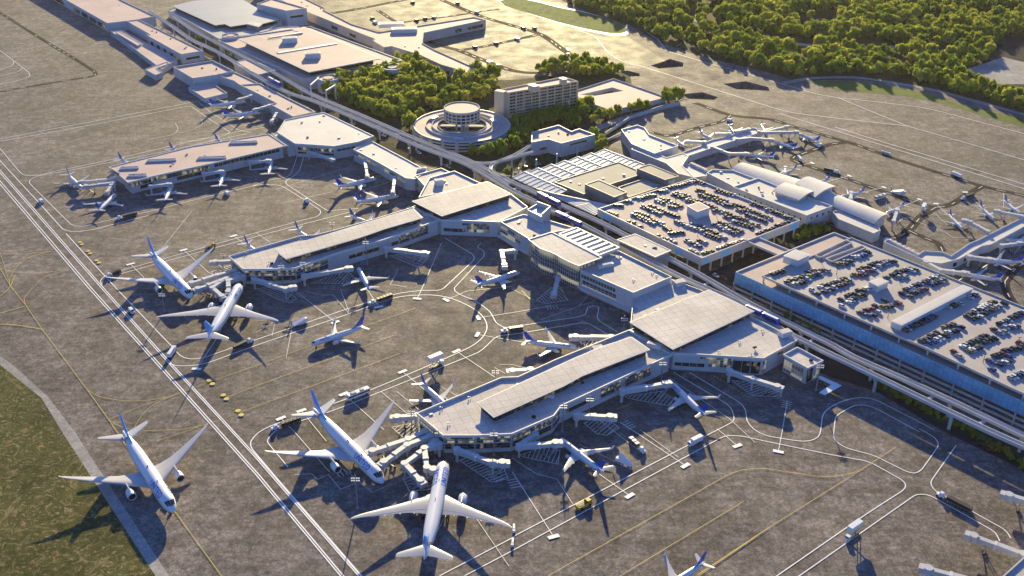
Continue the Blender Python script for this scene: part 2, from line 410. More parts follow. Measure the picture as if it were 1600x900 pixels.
# central landside: lawn under the groves, streets
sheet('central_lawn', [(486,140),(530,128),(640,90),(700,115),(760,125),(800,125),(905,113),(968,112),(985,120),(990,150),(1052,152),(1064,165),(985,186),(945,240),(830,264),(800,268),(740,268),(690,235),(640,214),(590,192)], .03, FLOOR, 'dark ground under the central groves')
sheet('landside_street', [(300,62),(340,78),(480,150),(590,204),(640,214),(690,235),(740,268),(800,276),(860,300),(935,337),(1010,375),(1100,432),(1165,462),(1340,560),(1600,700),(1750,790),(1750,830),(1600,735),(1470,672),(1370,612),(1300,590),(1285,585),(1230,545),(1110,470),(1000,400),(800,318),(700,268),(640,252),(560,215),(470,160),(380,110),(300,80)], .04, ASPH, 'dark street under the elevated guideways')
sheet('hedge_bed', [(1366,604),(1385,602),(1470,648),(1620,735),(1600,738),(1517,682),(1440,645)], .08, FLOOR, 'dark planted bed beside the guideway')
sheet('garage_forecourt', [(1097,432),(1175,395),(1215,370),(1262,350),(1320,345),(1345,365),(1302,366),(1240,395),(1155,452)], .07, ASPH, 'dark street between the two garages')
road('grove_drive', [(905,215),(935,200),(985,182),(1050,165),(1085,158)], 8, .07, SHOULD, 'pale drive past the groves')
road('grove_street', [(655,90),(700,125),(705,142),(660,175),(615,200)], 10, .08, ASPH, 'dark street through the grove')
road('grove_street', [(945,168),(925,185),(900,208)], 10, .08, ASPH, 'dark street beside the station hall')
# dark service roads of the aprons, with white dashes
SROADS = [
 ([(-20,8),(0,20),(60,58),(120,94),(149,113),(148,118),(140,120),(60,133),(-20,147)], 3.6),
 ([(1060,155),(1090,162),(1142,180),(1200,186),(1240,198),(1290,212),(1340,227),(1410,252),(1500,280),(1535,291),(1600,306),(1680,325)], 5.0),
 ([(1535,291),(1510,305),(1487,319),(1462,324),(1425,315),(1325,280),(1262,259),(1240,251),(1243,244),(1300,225),(1330,222)], 5.0),
 ([(1462,324),(1440,338),(1420,360),(1400,372),(1380,370)], 5.5),
 ([(1420,360),(1445,372),(1465,380),(1473,392)], 4.5),
 ([(1012,204),(1030,210),(1045,212),(1060,209),(1092,199),(1127,190),(1142,180)], 4.0),
 ([(517,21),(560,14),(610,4),(650,-4)], 7), ([(590,16),(621,36),(662,60),(680,69)], 5),
 ([(621,36),(700,26),(780,14)], 5), ([(690,0),(750,25),(800,40),(845,54),(880,78),(917,103)], 7),
 ([(682,70),(717,79),(760,96),(800,110),(840,114),(900,107)], 7), ([(717,79),(770,70),(845,53)], 6),
 ([(1570,440),(1582,425),(1600,412),(1650,400)], 5.0), ([(1570,440),(1574,458),(1590,480),(1620,500)], 5.0),
]
m = MB(); md = MB(); zz = .05
for px, w in SROADS:
    pth = smooth_path(P2(px), 5); ribbon(m, pth, w, zz); zz += .003
    acc = 0
    for i in range(len(pth)-1):
        d = (pth[i+1]-pth[i]).length; k = int(acc/4); acc += d
        if k % 3 == 0: ribbon(md, [pth[i], pth[i+1]], .42, .10)
structure('service_road', m, ROADM, 'dark brown service roads crossing the aprons')
structure('service_road_dashes', md, WHITEP, 'white dashes along the dark service roads')

# ---------------------------------------------------------------- painted lines
LW = []   # (px list, width, smooth)
def W(px, w=.34, sm=False): LW.append((px, w, sm))
# the long lines on the left
for dx in (0, 4.6):
    W([(-40+dx,240),(0+dx,288),(138+dx,450),(400+dx,742),(532+dx,900),(590+dx,968)], .52)
for dx in (0, 3.6):
    W([(-40+dx,222),(0+dx,270),(158+dx,450),(262+dx,566),(400+dx,716),(560+dx,900),(620+dx,968)], .50)
W([(-40,205),(0,251),(60,316),(97,357),(106,361),(120,362),(145,359),(180,350),(232,337)], .5, True)
W([(103,365),(181,450),(272,545),(282,556),(297,561),(318,559),(400,531),(547,481.5),(617,460),(660,454),(684,454),(694,450),(738,409),(741,404),(737.5,397),(695,372)], .5, True)
W([(265,568),(275,571.5),(300,571.5),(325,567),(400,540),(525,497.5),(615,466),(665,461),(700,465),(732,478),(752,492),(761,509),(755,526),(737,541),(692,562),(580,609),(490,642),(425,665),(404,676),(392,690),(393,700),(400,709),(433,748),(565,900),(610,955)], .5, True)
W([(710,450),(711,455),(722,462),(742,470),(765,487),(775,504),(788,512),(800,511),(905,495),(915,491),(919,480),(935,479.5),(933,496),(940,504),(965,519)], .45, True)
W([(710,450),(752,405),(757,398),(754,391),(746,386),(752,380)], .4, True)
W([(955,526),(920,506),(907,505),(800,523),(777,526),(762,539),(747,551),(675,580),(607,607.5),(522,641),(457,662),(436,670),(424,680),(418,688),(420,694),(450,730)], .45, True)
W([(-10,205),(0,217),(150,189),(300,160),(316,157)], .4); W([(0,221),(150,194),(292,166.5),(300,167.5),(330,188),(358,206),(354,211),(340,214),(275,224)], .4, True)
W([(0,232),(30,268),(40,274),(60,274),(95,266),(200,244),(265,229),(350,210),(420,198)], .4, True)
W([(400,290),(330,306),(232,331),(180,342),(128,354),(110,350),(47.5,288),(47,282),(60,275),(95,269),(182,252),(280,232),(385,209)], .4, True)
W([(310,160),(330,176),(372,203),(392,208)], .35)
W([(464,245),(456,268),(447,277),(420,282),(395,291)], .35, True); W([(475,244),(467,268),(455,278),(447,283),(449,289),(511,329),(530,328),(560,326)], .4, True)
W([(395,290),(420,288.5),(440,291),(470,309),(498,327),(501,333),(494,339),(470,345),(400,364),(190,423),(165,431),(157,439),(160,446)], .4, True)
W([(545,332),(400,370),(200,425),(178,432),(172,440),(181,450)], .4, True)
# right and bottom
W([(687,900),(800,841),(807,836),(1115,675),(1142,661),(1147,655),(1144,642),(1135,631),(1052,582)], .42, True)
W([(726,900),(800,861),(1127,684),(1140,681),(1160,682),(1200,690.5),(1300,711),(1345,719),(1362,724),(1407,749),(1415,758),(1410,767),(1350,806),(1214,900),(1150,944)], .42, True)
W([(1077,582),(1155,629),(1165,642),(1167,657),(1178,671),(1198,681),(1245,689),(1265,689),(1278,683),(1282,674),(1286,648),(1297,637),(1320,626),(1345,621.5),(1370,626),(1460,672)], .42, True)
W([(1436,675),(1375,642),(1355,634),(1335,634),(1316,644),(1306,652),(1303,672),(1303,684),(1310,693),(1325,701),(1355,709),(1372,715),(1412,735),(1428,739.5),(1440,734),(1462,703),(1466,695),(1460,684),(1436,670)], .42, True)
W([(1160,962),(1249,900),(1428,775),(1440,772.5),(1456,776),(1540,823),(1555,833),(1562,846)], .42, True)
W([(1494,696),(1456,750),(1455,758),(1464,769),(1565,825),(1574,833),(1579,841)], .42, True)
# far right
W([(985,100),(1000,103),(1200,166),(1237,176),(1300,184),(1417,197)], .6, True); W([(1010,50),(1028,62),(1042,80),(1100,97),(1200,125),(1275,147),(1310,153),(1417,197),(1515,225),(1600,250),(1700,280)], .6)
W([(1310,153),(1375,160),(1450,170),(1520,188),(1600,209),(1700,237)], .6, True)
W([(1219,178),(1372,225),(1600,295),(1680,320)], .6); W([(1305,199),(1389,225),(1600,288),(1680,312)], .6)
W([(905,48),(930,58),(948,80),(968,94),(990,101)], .5, True)
# upper left
W([(-15,70),(0,79),(37,107),(46,115),(44,121),(20,128),(-15,133)], .45, True); W([(-15,112),(0,109),(18,103),(22,96)], .4, True); W([(-15,122),(0,119),(28,112),(35,106)], .4, True)
W([(274,193),(278,202),(268,211),(230,218)], .28, True); W([(314,186),(316,194),(300,203),(280,208)], .25, True)
# stand lead-in lines with their T bars
TB = []
def L(px, bar=True, w=.3):
    LW.append((px, w, False))
    if bar: TB.append((px[0], px[1]))
L([(1152,697),(1120,670)]); L([(1071,728),(992,675),(968,660)]); L([(984,775),(925,733)]); L([(865,839),(800,737)])
L([(1216,706),(1222,675),(1230,627)]); L([(524,504),(467,459),(440,440)]); L([(592,480),(572,450),(576,440)]); L([(652,467),(660,450),(690,380)])
L([(697,469),(730,455),(800,448)]); L([(747,497),(800,489),(862,478)]); L([(746,523),(800,532),(880,546)]); L([(713,549),(775,591)]); L([(629,581),(682,625)])
L([(537,616),(600,672)]); L([(471,642),(510,690)]); L([(439,654),(460,675),(515,738)]); L([(307,577),(340,527),(352,500)])
L([(365,369),(402,397)]); L([(287,391),(327,427),(345,436)]); L([(204,413),(225,434)]); L([(1437,312),(1410,323)]); L([(1462.5,318.6),(1490,345)])
L([(1508,300.6),(1535,325)]); L([(1381,293),(1330,306)]); L([(1327,275),(1280,288)]); L([(1269,255),(1235,262)]); L([(670,755.5+100),(700,800)], False)
for px in ([(545,487),(532,452)],[(1045,590),(1140,655),(1180,692)],[(905,633),(960,675),(1005,710)],[(450,398),(400,364)],[(240,405),(300,330)]): L(px, False, .22)
for px in ([(447,560),(455,520)],[(620,612),(660,645),(634,670)],[(845,500),(930,470)],[(560,300),(700,256)],[(430,297),(545,262)],[(440,318),(520,300)],
           [(780,570),(800,570),(860,585),(878,577)],[(773,575),(800,590),(790,598)],[(690,605),(716,620),(760,617)],[(588,395),(660,372)],
           [(1480,352),(1462,335)],[(1545,335),(1500,310)],[(1430,345),(1457,357),(1475,362),(1490,372),(1520,371)],[(1500,345),(1520,358),(1540,361),(1570,380)],
           [(1398,353),(1411,341),(1398,330)],[(1568,302),(1568,325)],[(595,612),(640,650)],[(800,716),(838,741),(870,749),(895,788)],[(905,695),(988,735)],[(1000,672),(1060,715)],
           [(460,742),(487,741),(496,750),(513,742),(532,765),(555,756)],[(537,733),(582,770),(611,757)],[(722,778),(795,885)],[(930,450),(905,478)],
           [(475,455),(505,462),(520,461),(545,490)],[(400,520),(430,503),(425,526)],[(622,421),(610,445),(636,449)],[(800,452),(835,470)]):
    LW.append((px, .2, False))
m = MB(); z = .12
for px, w, sm in LW:
    p = P2(px); ribbon(m, smooth_path(p, 3) if sm else p, w, z); z += .0015
structure('white_apron_lines', m, WHITEP, 'white painted lines on the apron')
m = MB(); md = MB()
for a, b in TB:
    A, B = V2(a), V2(b); d = (B-A).normalized(); n = Vector((-d.y, d.x))
    if A.y > 600: n = n*.8
    ribbon(m, [A-n*2.3, A+n*2.3], 1.9, .26)
structure('stand_stop_bars', m, WHITEP, 'white bars at the ends of the stand lines')
# cross hash marks
m = MB()
for a, d in (((976,660),(1000,678)),((770,741),(790,760)),((545,735),(520,745)),((467,459),(480,470)),((870,480),(845,482)),((1230,628),(1227,640)),((570,407),(568,415)),((800,750),(806,762))):
    A, B = V2(a), V2(d); t = (B-A).normalized(); n = Vector((-t.y, t.x))
    for k in range(4):
        c = A+t*(k*1.7); ribbon(m, [c-n*2.2, c+n*2.2], .26, .265)
structure('stand_hash_marks', m, WHITEP, 'short white cross bars on the stand lines')
# hatched no-parking boxes under the jet bridges
HT = [[(718,720),(729,716),(787,731),(794,749),(768,754)], [(977,620),(1035,612),(1052,624),(1046,635),(980,623)], [(912,662),(924,657),(954,659),(968,669),(948,681),(933,679)],
 [(401,452),(417,449),(451,458),(464,467),(453,474),(431,467)], [(486,443),(544,423),(555,437),(534,444)], [(609,400),(640,397),(669,404),(654,419)], [(837,471),(861,450),(874,447),(887,470),(854,475)],
 [(1143,595),(1194,600),(1220,611),(1220,621),(1175,619)], [(629,747),(677,742),(675,765),(640,769)], [(812,712),(855,697),(875,705),(872,726),(822,716)], [(905,534),(950,527),(955,533),(920,543)],
 [(612,668),(655,660),(662,672),(630,684)], [(330,425),(362,414),(370,424),(340,440)]]
m = MB(); z = .27
for h in HT:
    pts = P2(h); c = sum(pts, Vector((0,0)))/len(pts)
    for i in range(len(pts)): ribbon(m, [pts[i], pts[(i+1) % len(pts)]], .24, z)
    a = max(((pts[i]-pts[j]) for i in range(len(pts)) for j in range(i)), key=lambda v: v.length).normalized()
    q = math.radians(62); d = Vector((a.x*math.cos(q)-a.y*math.sin(q), a.x*math.sin(q)+a.y*math.cos(q)))
    for k in range(-30, 30):
        o = c+a*(k*2.0); ts = []
        for i in range(len(pts)):
            p, r = pts[i], pts[(i+1) % len(pts)]-pts[i]; den = d.x*r.y-d.y*r.x
            if abs(den) < 1e-6: continue
            w = p-o; t = (w.x*r.y-w.y*r.x)/den; u = (w.x*d.y-w.y*d.x)/den
            if 0 <= u <= 1: ts.append(t)
        if len(ts) >= 2: ribbon(m, [o+d*min(ts), o+d*max(ts)], .24, z)
    z += .002
structure('hatched_zones', m, WHITEP, 'white hatched boxes painted under the jet bridges')
# yellow taxi lines
LY = []
def Y(px, w=.3, sm=True): LY.append((px, w, sm))
Y([(-20,364),(0,395),(16,447),(19,450)], .25); Y([(0,419),(16,447),(40,477),(66,515),(136,609),(170,656),(196,695),(270,795),(346,900),(390,960)], .36, False)
Y([(-30,498),(0,490),(40,479)], .6); Y([(-30,505),(0,507),(30,509),(66,515)], .6); Y([(-20,476),(0,464),(15,450),(24,430)], .5); Y([(40,477),(38,467),(52,450),(70,434),(107,422)], .35)
Y([(16,447),(15,437),(27,417),(50,401),(80,393)], .35); Y([(0,396),(25,398),(55,396),(80,393)], .3); Y([(0,419),(25,426),(62,427),(107,422)], .3); Y([(0,412),(40,404),(80,393)], .25)
Y([(136,609),(155,620),(195,627),(230,626),(262,621),(277,616)], .3); Y([(170,656),(220,636),(277,616),(340,593),(400,572),(487,540),(580,507),(650,482)], .26, False)
Y([(207,676),(217,657),(237,635),(277,616)], .3); Y([(170,656),(190,668),(220,674)], .3); Y([(300,669),(320,664),(335,660),(400,636),(625,553)], .26, False); Y([(355,621),(400,604),(617,524)], .26, False)
Y([(225,674),(290,671),(320,664)], .3); Y([(245,690),(310,668)], .25)
Y([(860,900),(800,934)], .3, False); Y([(857,900),(1135,744),(1160,735),(1182,733),(1200,733.5),(1250,741),(1287,745.5),(1320,742.5),(1345,735)], .3); Y([(1030,944),(1200,826),(1345,735),(1400,699)], .3, False)
Y([(900,945),(970,900),(1162,784)], .3, False); Y([(1090,899),(1200,826)], .5, False)
Y([(120,382),(190,362),(260,344)], .15, False); Y([(128,425),(240,390),(400,344)], .12, False)
m = MB(); z = .30
for px, w, sm in LY:
    p = P2(px); ribbon(m, smooth_path(p, 3) if sm else p, w*.7, z); z += .0015
for p in ((327,595),(332,600.5),(349,618),(354,624),(372,642.5),(377,649),(125,379),(128,382.5),(138,393),(141,396.5),(151,407.5),(155,411)):
    c = V2(p); m.add([(c.x+1.25*math.cos(k*math.pi/8), c.y+1.25*math.sin(k*math.pi/8), .38) for k in range(16)], [list(range(16))])
for a, b in (((1115,588),(1172,623)),((965,640),(988,631)),((815,455),(835,475))):
    A, B = V2(a), V2(b); n = 12
    for k in range(n): ribbon(m, [A.lerp(B, k/n), A.lerp(B, (k+.6)/n)], .7, .38)
structure('yellow_taxi_lines', m, YELLOWP, 'yellow taxi lines and dots on the apron')
# ================================================================ buildings
def ctr(pts): return sum(pts, Vector((0,0)))/len(pts)
class Bld: pass
def bld(name, label, cat, px, z, z0=0.0, para=1.0, pw=.45, wall=None, roof=None, over=0.0, slab=.9, group=None, root=None, wname='wall', rname='roof', pts=None):
    wall = wall or WALL; roof = roof or ROOF
    pts = pts or [V2(p, z) for p in px]
    b = Bld(); b.pts = pts; b.z = z; b.z0 = z0; b.over = over; b.sg = 1 if area2(pts) > 0 else -1
    c = ctr(pts)
    b.root = root or thing(name, label, cat, (c.x, c.y, z0), group)
    if over > 0:
        slab = max(slab, para*.8+.15)
        w = inset(pts, over); b.wpts = w; b.ztop = z-slab
        m = MB(); m.prism(w, z0, z-slab+.05, True, False); m.build(wname, wall, b.root)
        m = MB()
        inn = inset(pts, pw); n = len(pts)
        vs = [(p.x, p.y, z-slab) for p in pts]+[(p.x, p.y, z) for p in pts]+[(p.x, p.y, z) for p in inn]+[(p.x, p.y, z-para*.8) for p in inn]
        fs = []
        for k in range(3): fs += [(k*n+i, k*n+(i+1) % n, (k+1)*n+(i+1) % n, (k+1)*n+i) for i in range(n)]
        fs.append(list(range(n-1, -1, -1))); m.add(vs, fs); m.build('eaves', TRIM, b.root)
        m = MB(); m.poly(inset(pts, pw), z-para*.8); m.build(rname, roof, b.root)
    else:
        b.wpts = pts; b.ztop = z
        m = MB(); inn = inset(pts, pw); n = len(pts)
        vs = [(p.x, p.y, z0) for p in pts]+[(p.x, p.y, z) for p in pts]+[(p.x, p.y, z) for p in inn]+[(p.x, p.y, z-para) for p in inn]
        fs = []
        for k in range(3): fs += [(k*n+i, k*n+(i+1) % n, (k+1)*n+(i+1) % n, (k+1)*n+i) for i in range(n)]
        m.add(vs, fs); m.build(wname, wall, b.root)
        m = MB(); m.poly(inn, z-para); m.build(rname, roof, b.root)
    return b
def edge(b, i):
    n = len(b.wpts); p, q = b.wpts[i % n], b.wpts[(i+1) % n]
    d = (q-p); L_ = d.length; d.normalize(); nrm = Vector((d.y, -d.x))*b.sg
    return p, d, nrm, L_
def win(b, i, t0, t1, z0, z1, mat=None, mull=0, name='window', proud=.10, frame=None, rails=0, fmat=None):
    """a window band on edge i of the wall, t along the edge 0..1, with its frame of mullions"""
    p, d, nrm, L_ = edge(b, i); a = p+d*(L_*t0); e = p+d*(L_*t1)
    m = MB(); o = nrm*(proud/2)
    A = a+o; E = e+o
    m.beam((A.x, A.y, (z0+z1)/2), (E.x, E.y, (z0+z1)/2), proud, z1-z0)
    w = m.build(name, mat or GLASS, b.root)
    if mull:
        m = MB(); n = max(1, int(round(L_*(t1-t0)/mull))); o = nrm*(proud+.06)
        for k in range(n+1):
            q = a.lerp(e, k/n)+o; m.box(q.x, q.y, z0, .16, .16, z1-z0, math.atan2(d.y, d.x))
        for k in range(rails+2):
            zc = z0+(z1-z0)*k/(rails+1); A = a+o; E = e+o; m.beam((A.x, A.y, zc), (E.x, E.y, zc), .14, .16)
        m.build('frame', fmat or TRIM, w)
    return w
def unit(b, px, z, lx, ly, h, rot, name='roof_unit', mat=None):
    """plant box on a roof"""
    c = V2(px, z); m = MB(); m.box(c.x, c.y, z-.05, lx, ly, h, rot); m.mi = 1
    m.box(c.x, c.y, z+h-.05, lx*.86, ly*.86, .08, rot)
    return m.build(name, [TRIM, ROOF], b.root)
def roofbox(b, px, z1, z0, wall=None, roof=None, name='roof_house'):
    pts = [V2(p, z1) for p in px]; m = MB(); m.prism(pts, z0, z1-.25, False, False)
    w = m.build(name, wall or WALL, b.root)
    m = MB(); m.prism(inset(pts, -.2), z1-.25, z1); m.build('coping', TRIM, w)
    m = MB(); m.prism(inset(pts, .5), z1-.02, z1+.05); m.build('roof', roof or ROOF, w)
    return pts
def vents(b, pxs, z, name='roof_vent'):
    for p in pxs:
        c = V2(p, z); m = MB(); m.cyl(c.x, c.y, z-.05, z+.7, .22, n=8); m.cyl(c.x+.9, c.y+.2, z-.05, z+.5, .2, n=8); m.cyl(c.x, c.y, z+.6, z+.85, .36, n=8); m.build(name, METAL, b.root)
RA = math.radians(24)
# ---- near concourse
C1 = bld('airport_concourse', 'near concourse with blunt glazed tip and pale raised roof strip', 'concourse',
   [(650.6,645),(783,589),(809,588),(870,560),(985,514),(1004,527),(1051,553),(877,633.8),(866,649),(800,677.5),(742,680),(692,680)], 10, over=.9, para=1.4, slab=1.3, group='airport concourses')
def raised(b, px, z1, z0, name='raised_roof', lit=True):
    """upper roof plate over a clerestory strip"""
    pts = [V2(p, z1) for p in px]
    m = MB(); m.prism(pts, z1-.45, z1-.02); r = m.build(name, TRIM, b.root)
    m = MB(); m.prism(inset(pts, .35), z1-.03, z1+.03); m.build('roof', ROOF, r)
    w = inset(pts, 1.4); m = MB(); m.prism(w, z0-1.2, z1-.45, False, False); m.build('clerestory', GLASSD, b.root)
    return pts
raised(C1, [(745,629),(771.5,652),(880,603.5),(910,587),(1016,546),(987,526),(940,541),(895,560),(830,590)], 12.6, 9.2)
def pier_facade(b, i, t0, t1, tall=False, amount=GLASS):
    win(b, i, t0, t1, 7.0, 8.5, amount, 2.2, rails=0, fmat=WALLG); win(b, i, t0, t1, 5.3, 6.6, amount, 2.2, rails=0, fmat=WALLG); win(b, i, t0, t1, 2.2, 4.8, GLASSD, 3.0, rails=1, fmat=WALLG)
def band(b, i, t0, t1, z0, z1, name='ledge', out=.5, h=.3):
    p, d, nrm, L_ = edge(b, i); a = p+d*(L_*t0)+nrm*(out/2); e = p+d*(L_*t1)+nrm*(out/2)
    m = MB(); m.beam((a.x, a.y, (z0+z1)/2), (e.x, e.y, (z0+z1)/2), out, z1-z0); return m.build(name, TRIM, b.root)
for i in (7,8,9,10,11): pier_facade(C1, i, .03, .97); band(C1, i, 0, 1, 5.05, 5.35)
pier_facade(C1, 6, .18, .42); pier_facade(C1, 6, .46, .64); win(C1, 6, .70, .94, 3.6, 5.6, GLASSD); band(C1, 6, .15, .98, 2.6, 3.0, out=1.6)
for i in (0, 2, 3): win(C1, i, .05, .95, 4.5, 8.4, GLASSD, 3)
unit(C1, (934,549), 9.2, 5, 3.2, 2.6, RA); unit(C1, (855,619), 9.2, 6.5, 1.6, 1.6, -.5); unit(C1, (1022,543), 9.2, 7, 2.4, 2.2, -.45)
vents(C1, [(688,638),(732,622),(786,671),(846,646),(700,662),(640+150,668)], 9.2)
# ---- hall at the end of the near concourse
H1 = bld('terminal_hall', 'near terminal hall with broad oblong raised roof beside the guideway', 'terminal hall',
   [(983,516),(1052,551),(1193.7,559.5),(1246,531),(1172,492),(1106,458),(1050,478)], 10, over=.5, para=1.4, slab=1.3, group='terminal halls')
raised(H1, [(983.4,503),(1107.7,452),(1179,486),(1051.4,546)], 12.6, 9.2)
win(H1, 1, .02, .36, 2.4, 4.6, GLASSD, 4); win(H1, 1, .40, .66, 3.0, 8.4, GLASS, 2, rails=3); win(H1, 1, .67, .98, .5, 7.6, GLASSD, 5, name='dark_glazing')
win(H1, 1, .30, .42, 7.0, 8.4, GLASS, 2); win(H1, 2, .0, .12, 1, 8, GLASS, 2, rails=2); win(H1, 2, .45, .6, 6.6, 7.8, GLASSD); band(H1, 1, 0, .42, 1.4, 1.9, out=.8)
unit(H1, (1226,524), 9.2, 6, 4, 2.6, RA); vents(H1, [(1190,517),(1154,534),(1122,550)], 9.2)
mm = MB(); c_ = V2((1179,545), 9.2); mm.cyl(c_.x, c_.y, 9.2, 9.9, .3, n=8); mm.box(c_.x, c_.y, 9.8, 2.0, .8, .6, .4); mm.build('satellite_dish', DARK, H1.root)
AN = bld('terminal_annex', 'low square annex with corner glazing at the end of the near hall', 'annex', [(1223.5,553.5),(1245.8,541.6),(1287,563),(1262,575)], 9.6, over=.6, para=1.2, slab=1.15)
win(AN, 3, .12, .97, .8, 7.8, GLASS, 1.6, rails=5); win(AN, 2, .05, .45, .8, 7.8, GLASS, 1.6, rails=5); win(AN, 2, .55, .95, .4, 7.6, GLASSD)
# ---- connector and middle block
S1 = bld('connector_building', 'low connecting building between the near hall and the middle terminal', 'connector', [(989,464),(1050,436),(1094,452),(1107,459),(985,506)], 10, para=1.0)
unit(S1, (1061,445), 9.1, 6, 4, 2.4, RA); vents(S1, [(1028,469),(992,483)], 9.1)
S2 = bld('terminal_block', 'terminal block with bare pale flat roof beside the glass lobby', 'terminal', [(907,421),(989.7,457),(1050,432),(968,392),(935,386)], 13.2, para=1.0)
win(S2, 0, .02, .68, 8.6, 11.0, GLASS, 2.0, rails=0); win(S2, 0, .05, .70, 4.2, 7.6, GLASS, 2.6, rails=1); band(S2, 0, 0, 1, 2.6, 3.3, out=2.2)
unit(S2, (946,417), 12.3, 9, 2.2, 1.8, RA); vents(S2, [(989,438),(1018,427),(1025,431)], 12.3)
LOB = bld('glass_lobby', 'tall glass lobby with wavy front under a flat pale roof plate', 'terminal',
   [(825,373.5),(862,362),(941,402),(904.5,415.5),(890,409.5),(877,403),(870,398.5),(864,395.6),(857,393),(849,390),(842,387)], 16.0, over=1.6, para=.6, slab=.6, wall=GLASS)
for i in (3,4,5,6,7,8,9,10): win(LOB, i, .0, 1, .5, 15.0, GLASS, 1.7, rails=5, name='glazing')
win(LOB, 2, .05, .95, 12.6, 15.2, GLASS, 2)
TANM = plain('tan_louvre_lining', (.52,.36,.22), .7, .2, var=.06)
# louvred roof frame
LV = thing('louvred_skylight', 'white roof frame with seven slanted louvres above the terminal', 'skylight', (*V2((920,376), 13.4), 13.4))
lv = [V2(p, 16.0) for p in ((873.5,365),(900.7,355),(967.5,386),(936,398))]
mm = MB()
for i in range(4):
    a, e = lv[i], lv[(i+1) % 4]; mm.beam((a.x, a.y, 15.2), (e.x, e.y, 15.2), .8, 1.6)
mm.build('frame', TRIM, LV)
mm = MB(); q_ = inset(lv, .8); mm.poly(q_, 14.65); mm.build('base', TANM, LV)
for k in range(7):
    t = (k+.55)/7.3; a = q_[0].lerp(q_[3], t); e = q_[1].lerp(q_[2], t); d_ = (q_[3]-q_[0]).normalized()
    mm = MB(); w_ = 1.9
    vs = []
    for p in (a, e): vs += [(p.x-d_.x*w_/2, p.y-d_.y*w_/2, 15.9), (p.x+d_.x*w_/2, p.y+d_.y*w_/2, 15.9), (p.x+d_.x*w_/2, p.y+d_.y*w_/2, 15.6), (p.x+d_.x*w_*.9, p.y+d_.y*w_*.9, 14.7), (p.x+d_.x*w_*.3, p.y+d_.y*w_*.3, 14.7), (p.x-d_.x*w_/2, p.y-d_.y*w_/2, 15.6)]
    mm.rings([vs[:6], vs[6:]]); mm.build('louvre', TRIM, LV)
mm = MB(); 
for p in lv+[lv[2].lerp(lv[3], .33), lv[2].lerp(lv[3], .66)]: mm.box(p.x, p.y, 12.2, .35, .35, 2.4)
mm.build('posts', TRIM, LV)
S3 = bld('terminal_block', 'terminal block with long lit window strip left of the glass lobby', 'terminal', [(781.6,346),(818,334.5),(862,345),(900,356.5),(866,362),(827,373.5)], 11.5, para=.9)
win(S3, 5, .28, .98, 7.6, 10.0, GLASS, 2, rails=0); win(S3, 5, .28, .98, 3.4, 6.6, GLASS, 2.4, rails=1); band(S3, 5, 0, 1, 2.2, 2.9, out=2.6)
vents(S3, [(812,345),(848,363)], 10.7)
LIFT = thing('lift_tower', 'open topped white lift tower beside the middle hall', 'tower', (*V2((842,330), 0), 0))
lt = [V2(p, 17.0) for p in ((824.5,323),(839,314.5),(860,322),(847,334))]
mm = MB(); mm.prism(lt, 0, 14.2); mm.build('shaft', WALL, LIFT)
mm = MB(); 
for i in (1, 2): mm.beam((*lt[i], 15.6), (*lt[(i+1) % 4], 15.6), .7, 2.9)
mm.beam((*lt[0], 14.6), (*lt[1], 14.6), .5, 1.4); mm.beam((*lt[3], 14.6), (*lt[0], 14.6), .5, 1.0); mm.build('screen_wall', WALL, LIFT)
# ---- middle concourse and hall
C2 = bld('airport_concourse', 'middle concourse with glazed front and raised roof strip, two large jets at its tip', 'concourse',
   [(356.7,399.7),(468.7,368),(492,366.5),(521,359.5),(590,340),(647.5,322.5),(668,333),(688,342.5),(600,374),(527,394.7),(513.5,399.7),(461.5,418.5),(430,420),(379,420)], 10, over=.9, para=1.4, slab=1.3, group='airport concourses')
raised(C2, [(428,389.6),(447,405),(560,372),(600,358),(661,340),(646,325.5),(560,351),(500,369)], 12.4, 9.2)
for i in (10,11,12,13): pier_facade(C2, i, .02, .98); band(C2, i, 0, 1, 5.05, 5.35)
pier_facade(C2, 7, .20, .52); pier_facade(C2, 7, .54, .72); win(C2, 8, .1, .75, 3.4, 5.6, GLASSD); win(C2, 7, .74, .86, 3.4, 5.6, GLASSD); band(C2, 7, .1, .98, 2.6, 3.0, out=1.6)
for i in (0, 3, 4): win(C2, i, .05, .95, 4.5, 8.4, GLASSD, 3)
unit(C2, (521,383), 9.2, 6, 1.6, 1.4, -.3); unit(C2, (669,337), 9.2, 6, 2, 1.6, -.4); vents(C2, [(384,397),(470,375),(511,377),(420,411)], 9.2)
H2 = bld('terminal_hall', 'middle terminal hall with broad raised roof and lit window wall', 'terminal hall',
   [(643,323),(689.5,343),(778.6,346.6),(825,323),(800,304),(760,287),(700,303)], 10.5, over=.5, para=1.4, slab=1.3, group='terminal halls')
raised(H2, [(643.5,314),(761.7,283),(800,303),(690.4,337.5)], 13.2, 9.6)
win(H2, 1, .03, .42, 2.4, 4.8, GLASSD, 4); win(H2, 1, .45, .85, 2.6, 8.6, GLASS, 2, rails=2); win(H2, 1, .36, .48, 7.0, 8.6, GLASS, 2); band(H2, 1, 0, .9, 1.4, 1.9, out=.8)
B4 = bld('terminal_block', 'terminal block with wedge shaped roof behind the middle hall', 'terminal', [(654,308),(671,277.5),(710,266.5),(747,284),(760,288)], 11, para=1.0)
unit(B4, (686,288), 10.1, 5, 4, 3.4, RA)
B5 = bld('terminal_block', 'small low terminal block with one dark window next to the wedge roof', 'terminal', [(648,273.5),(689.5,262),(703,268.5),(672,277),(664,291)], 9, para=.9)
win(B5, 4, .25, .85, 2.4, 5.6, GLASSD, 3)
S4 = bld('terminal_wing', 'long white roofed terminal wing running from the upper hall to the middle hall', 'terminal', [(552,233),(581,220),(636,249),(668,267),(648,279.5),(634,278),(592,254)], 8.6, para=.7, roof=ROOFW)
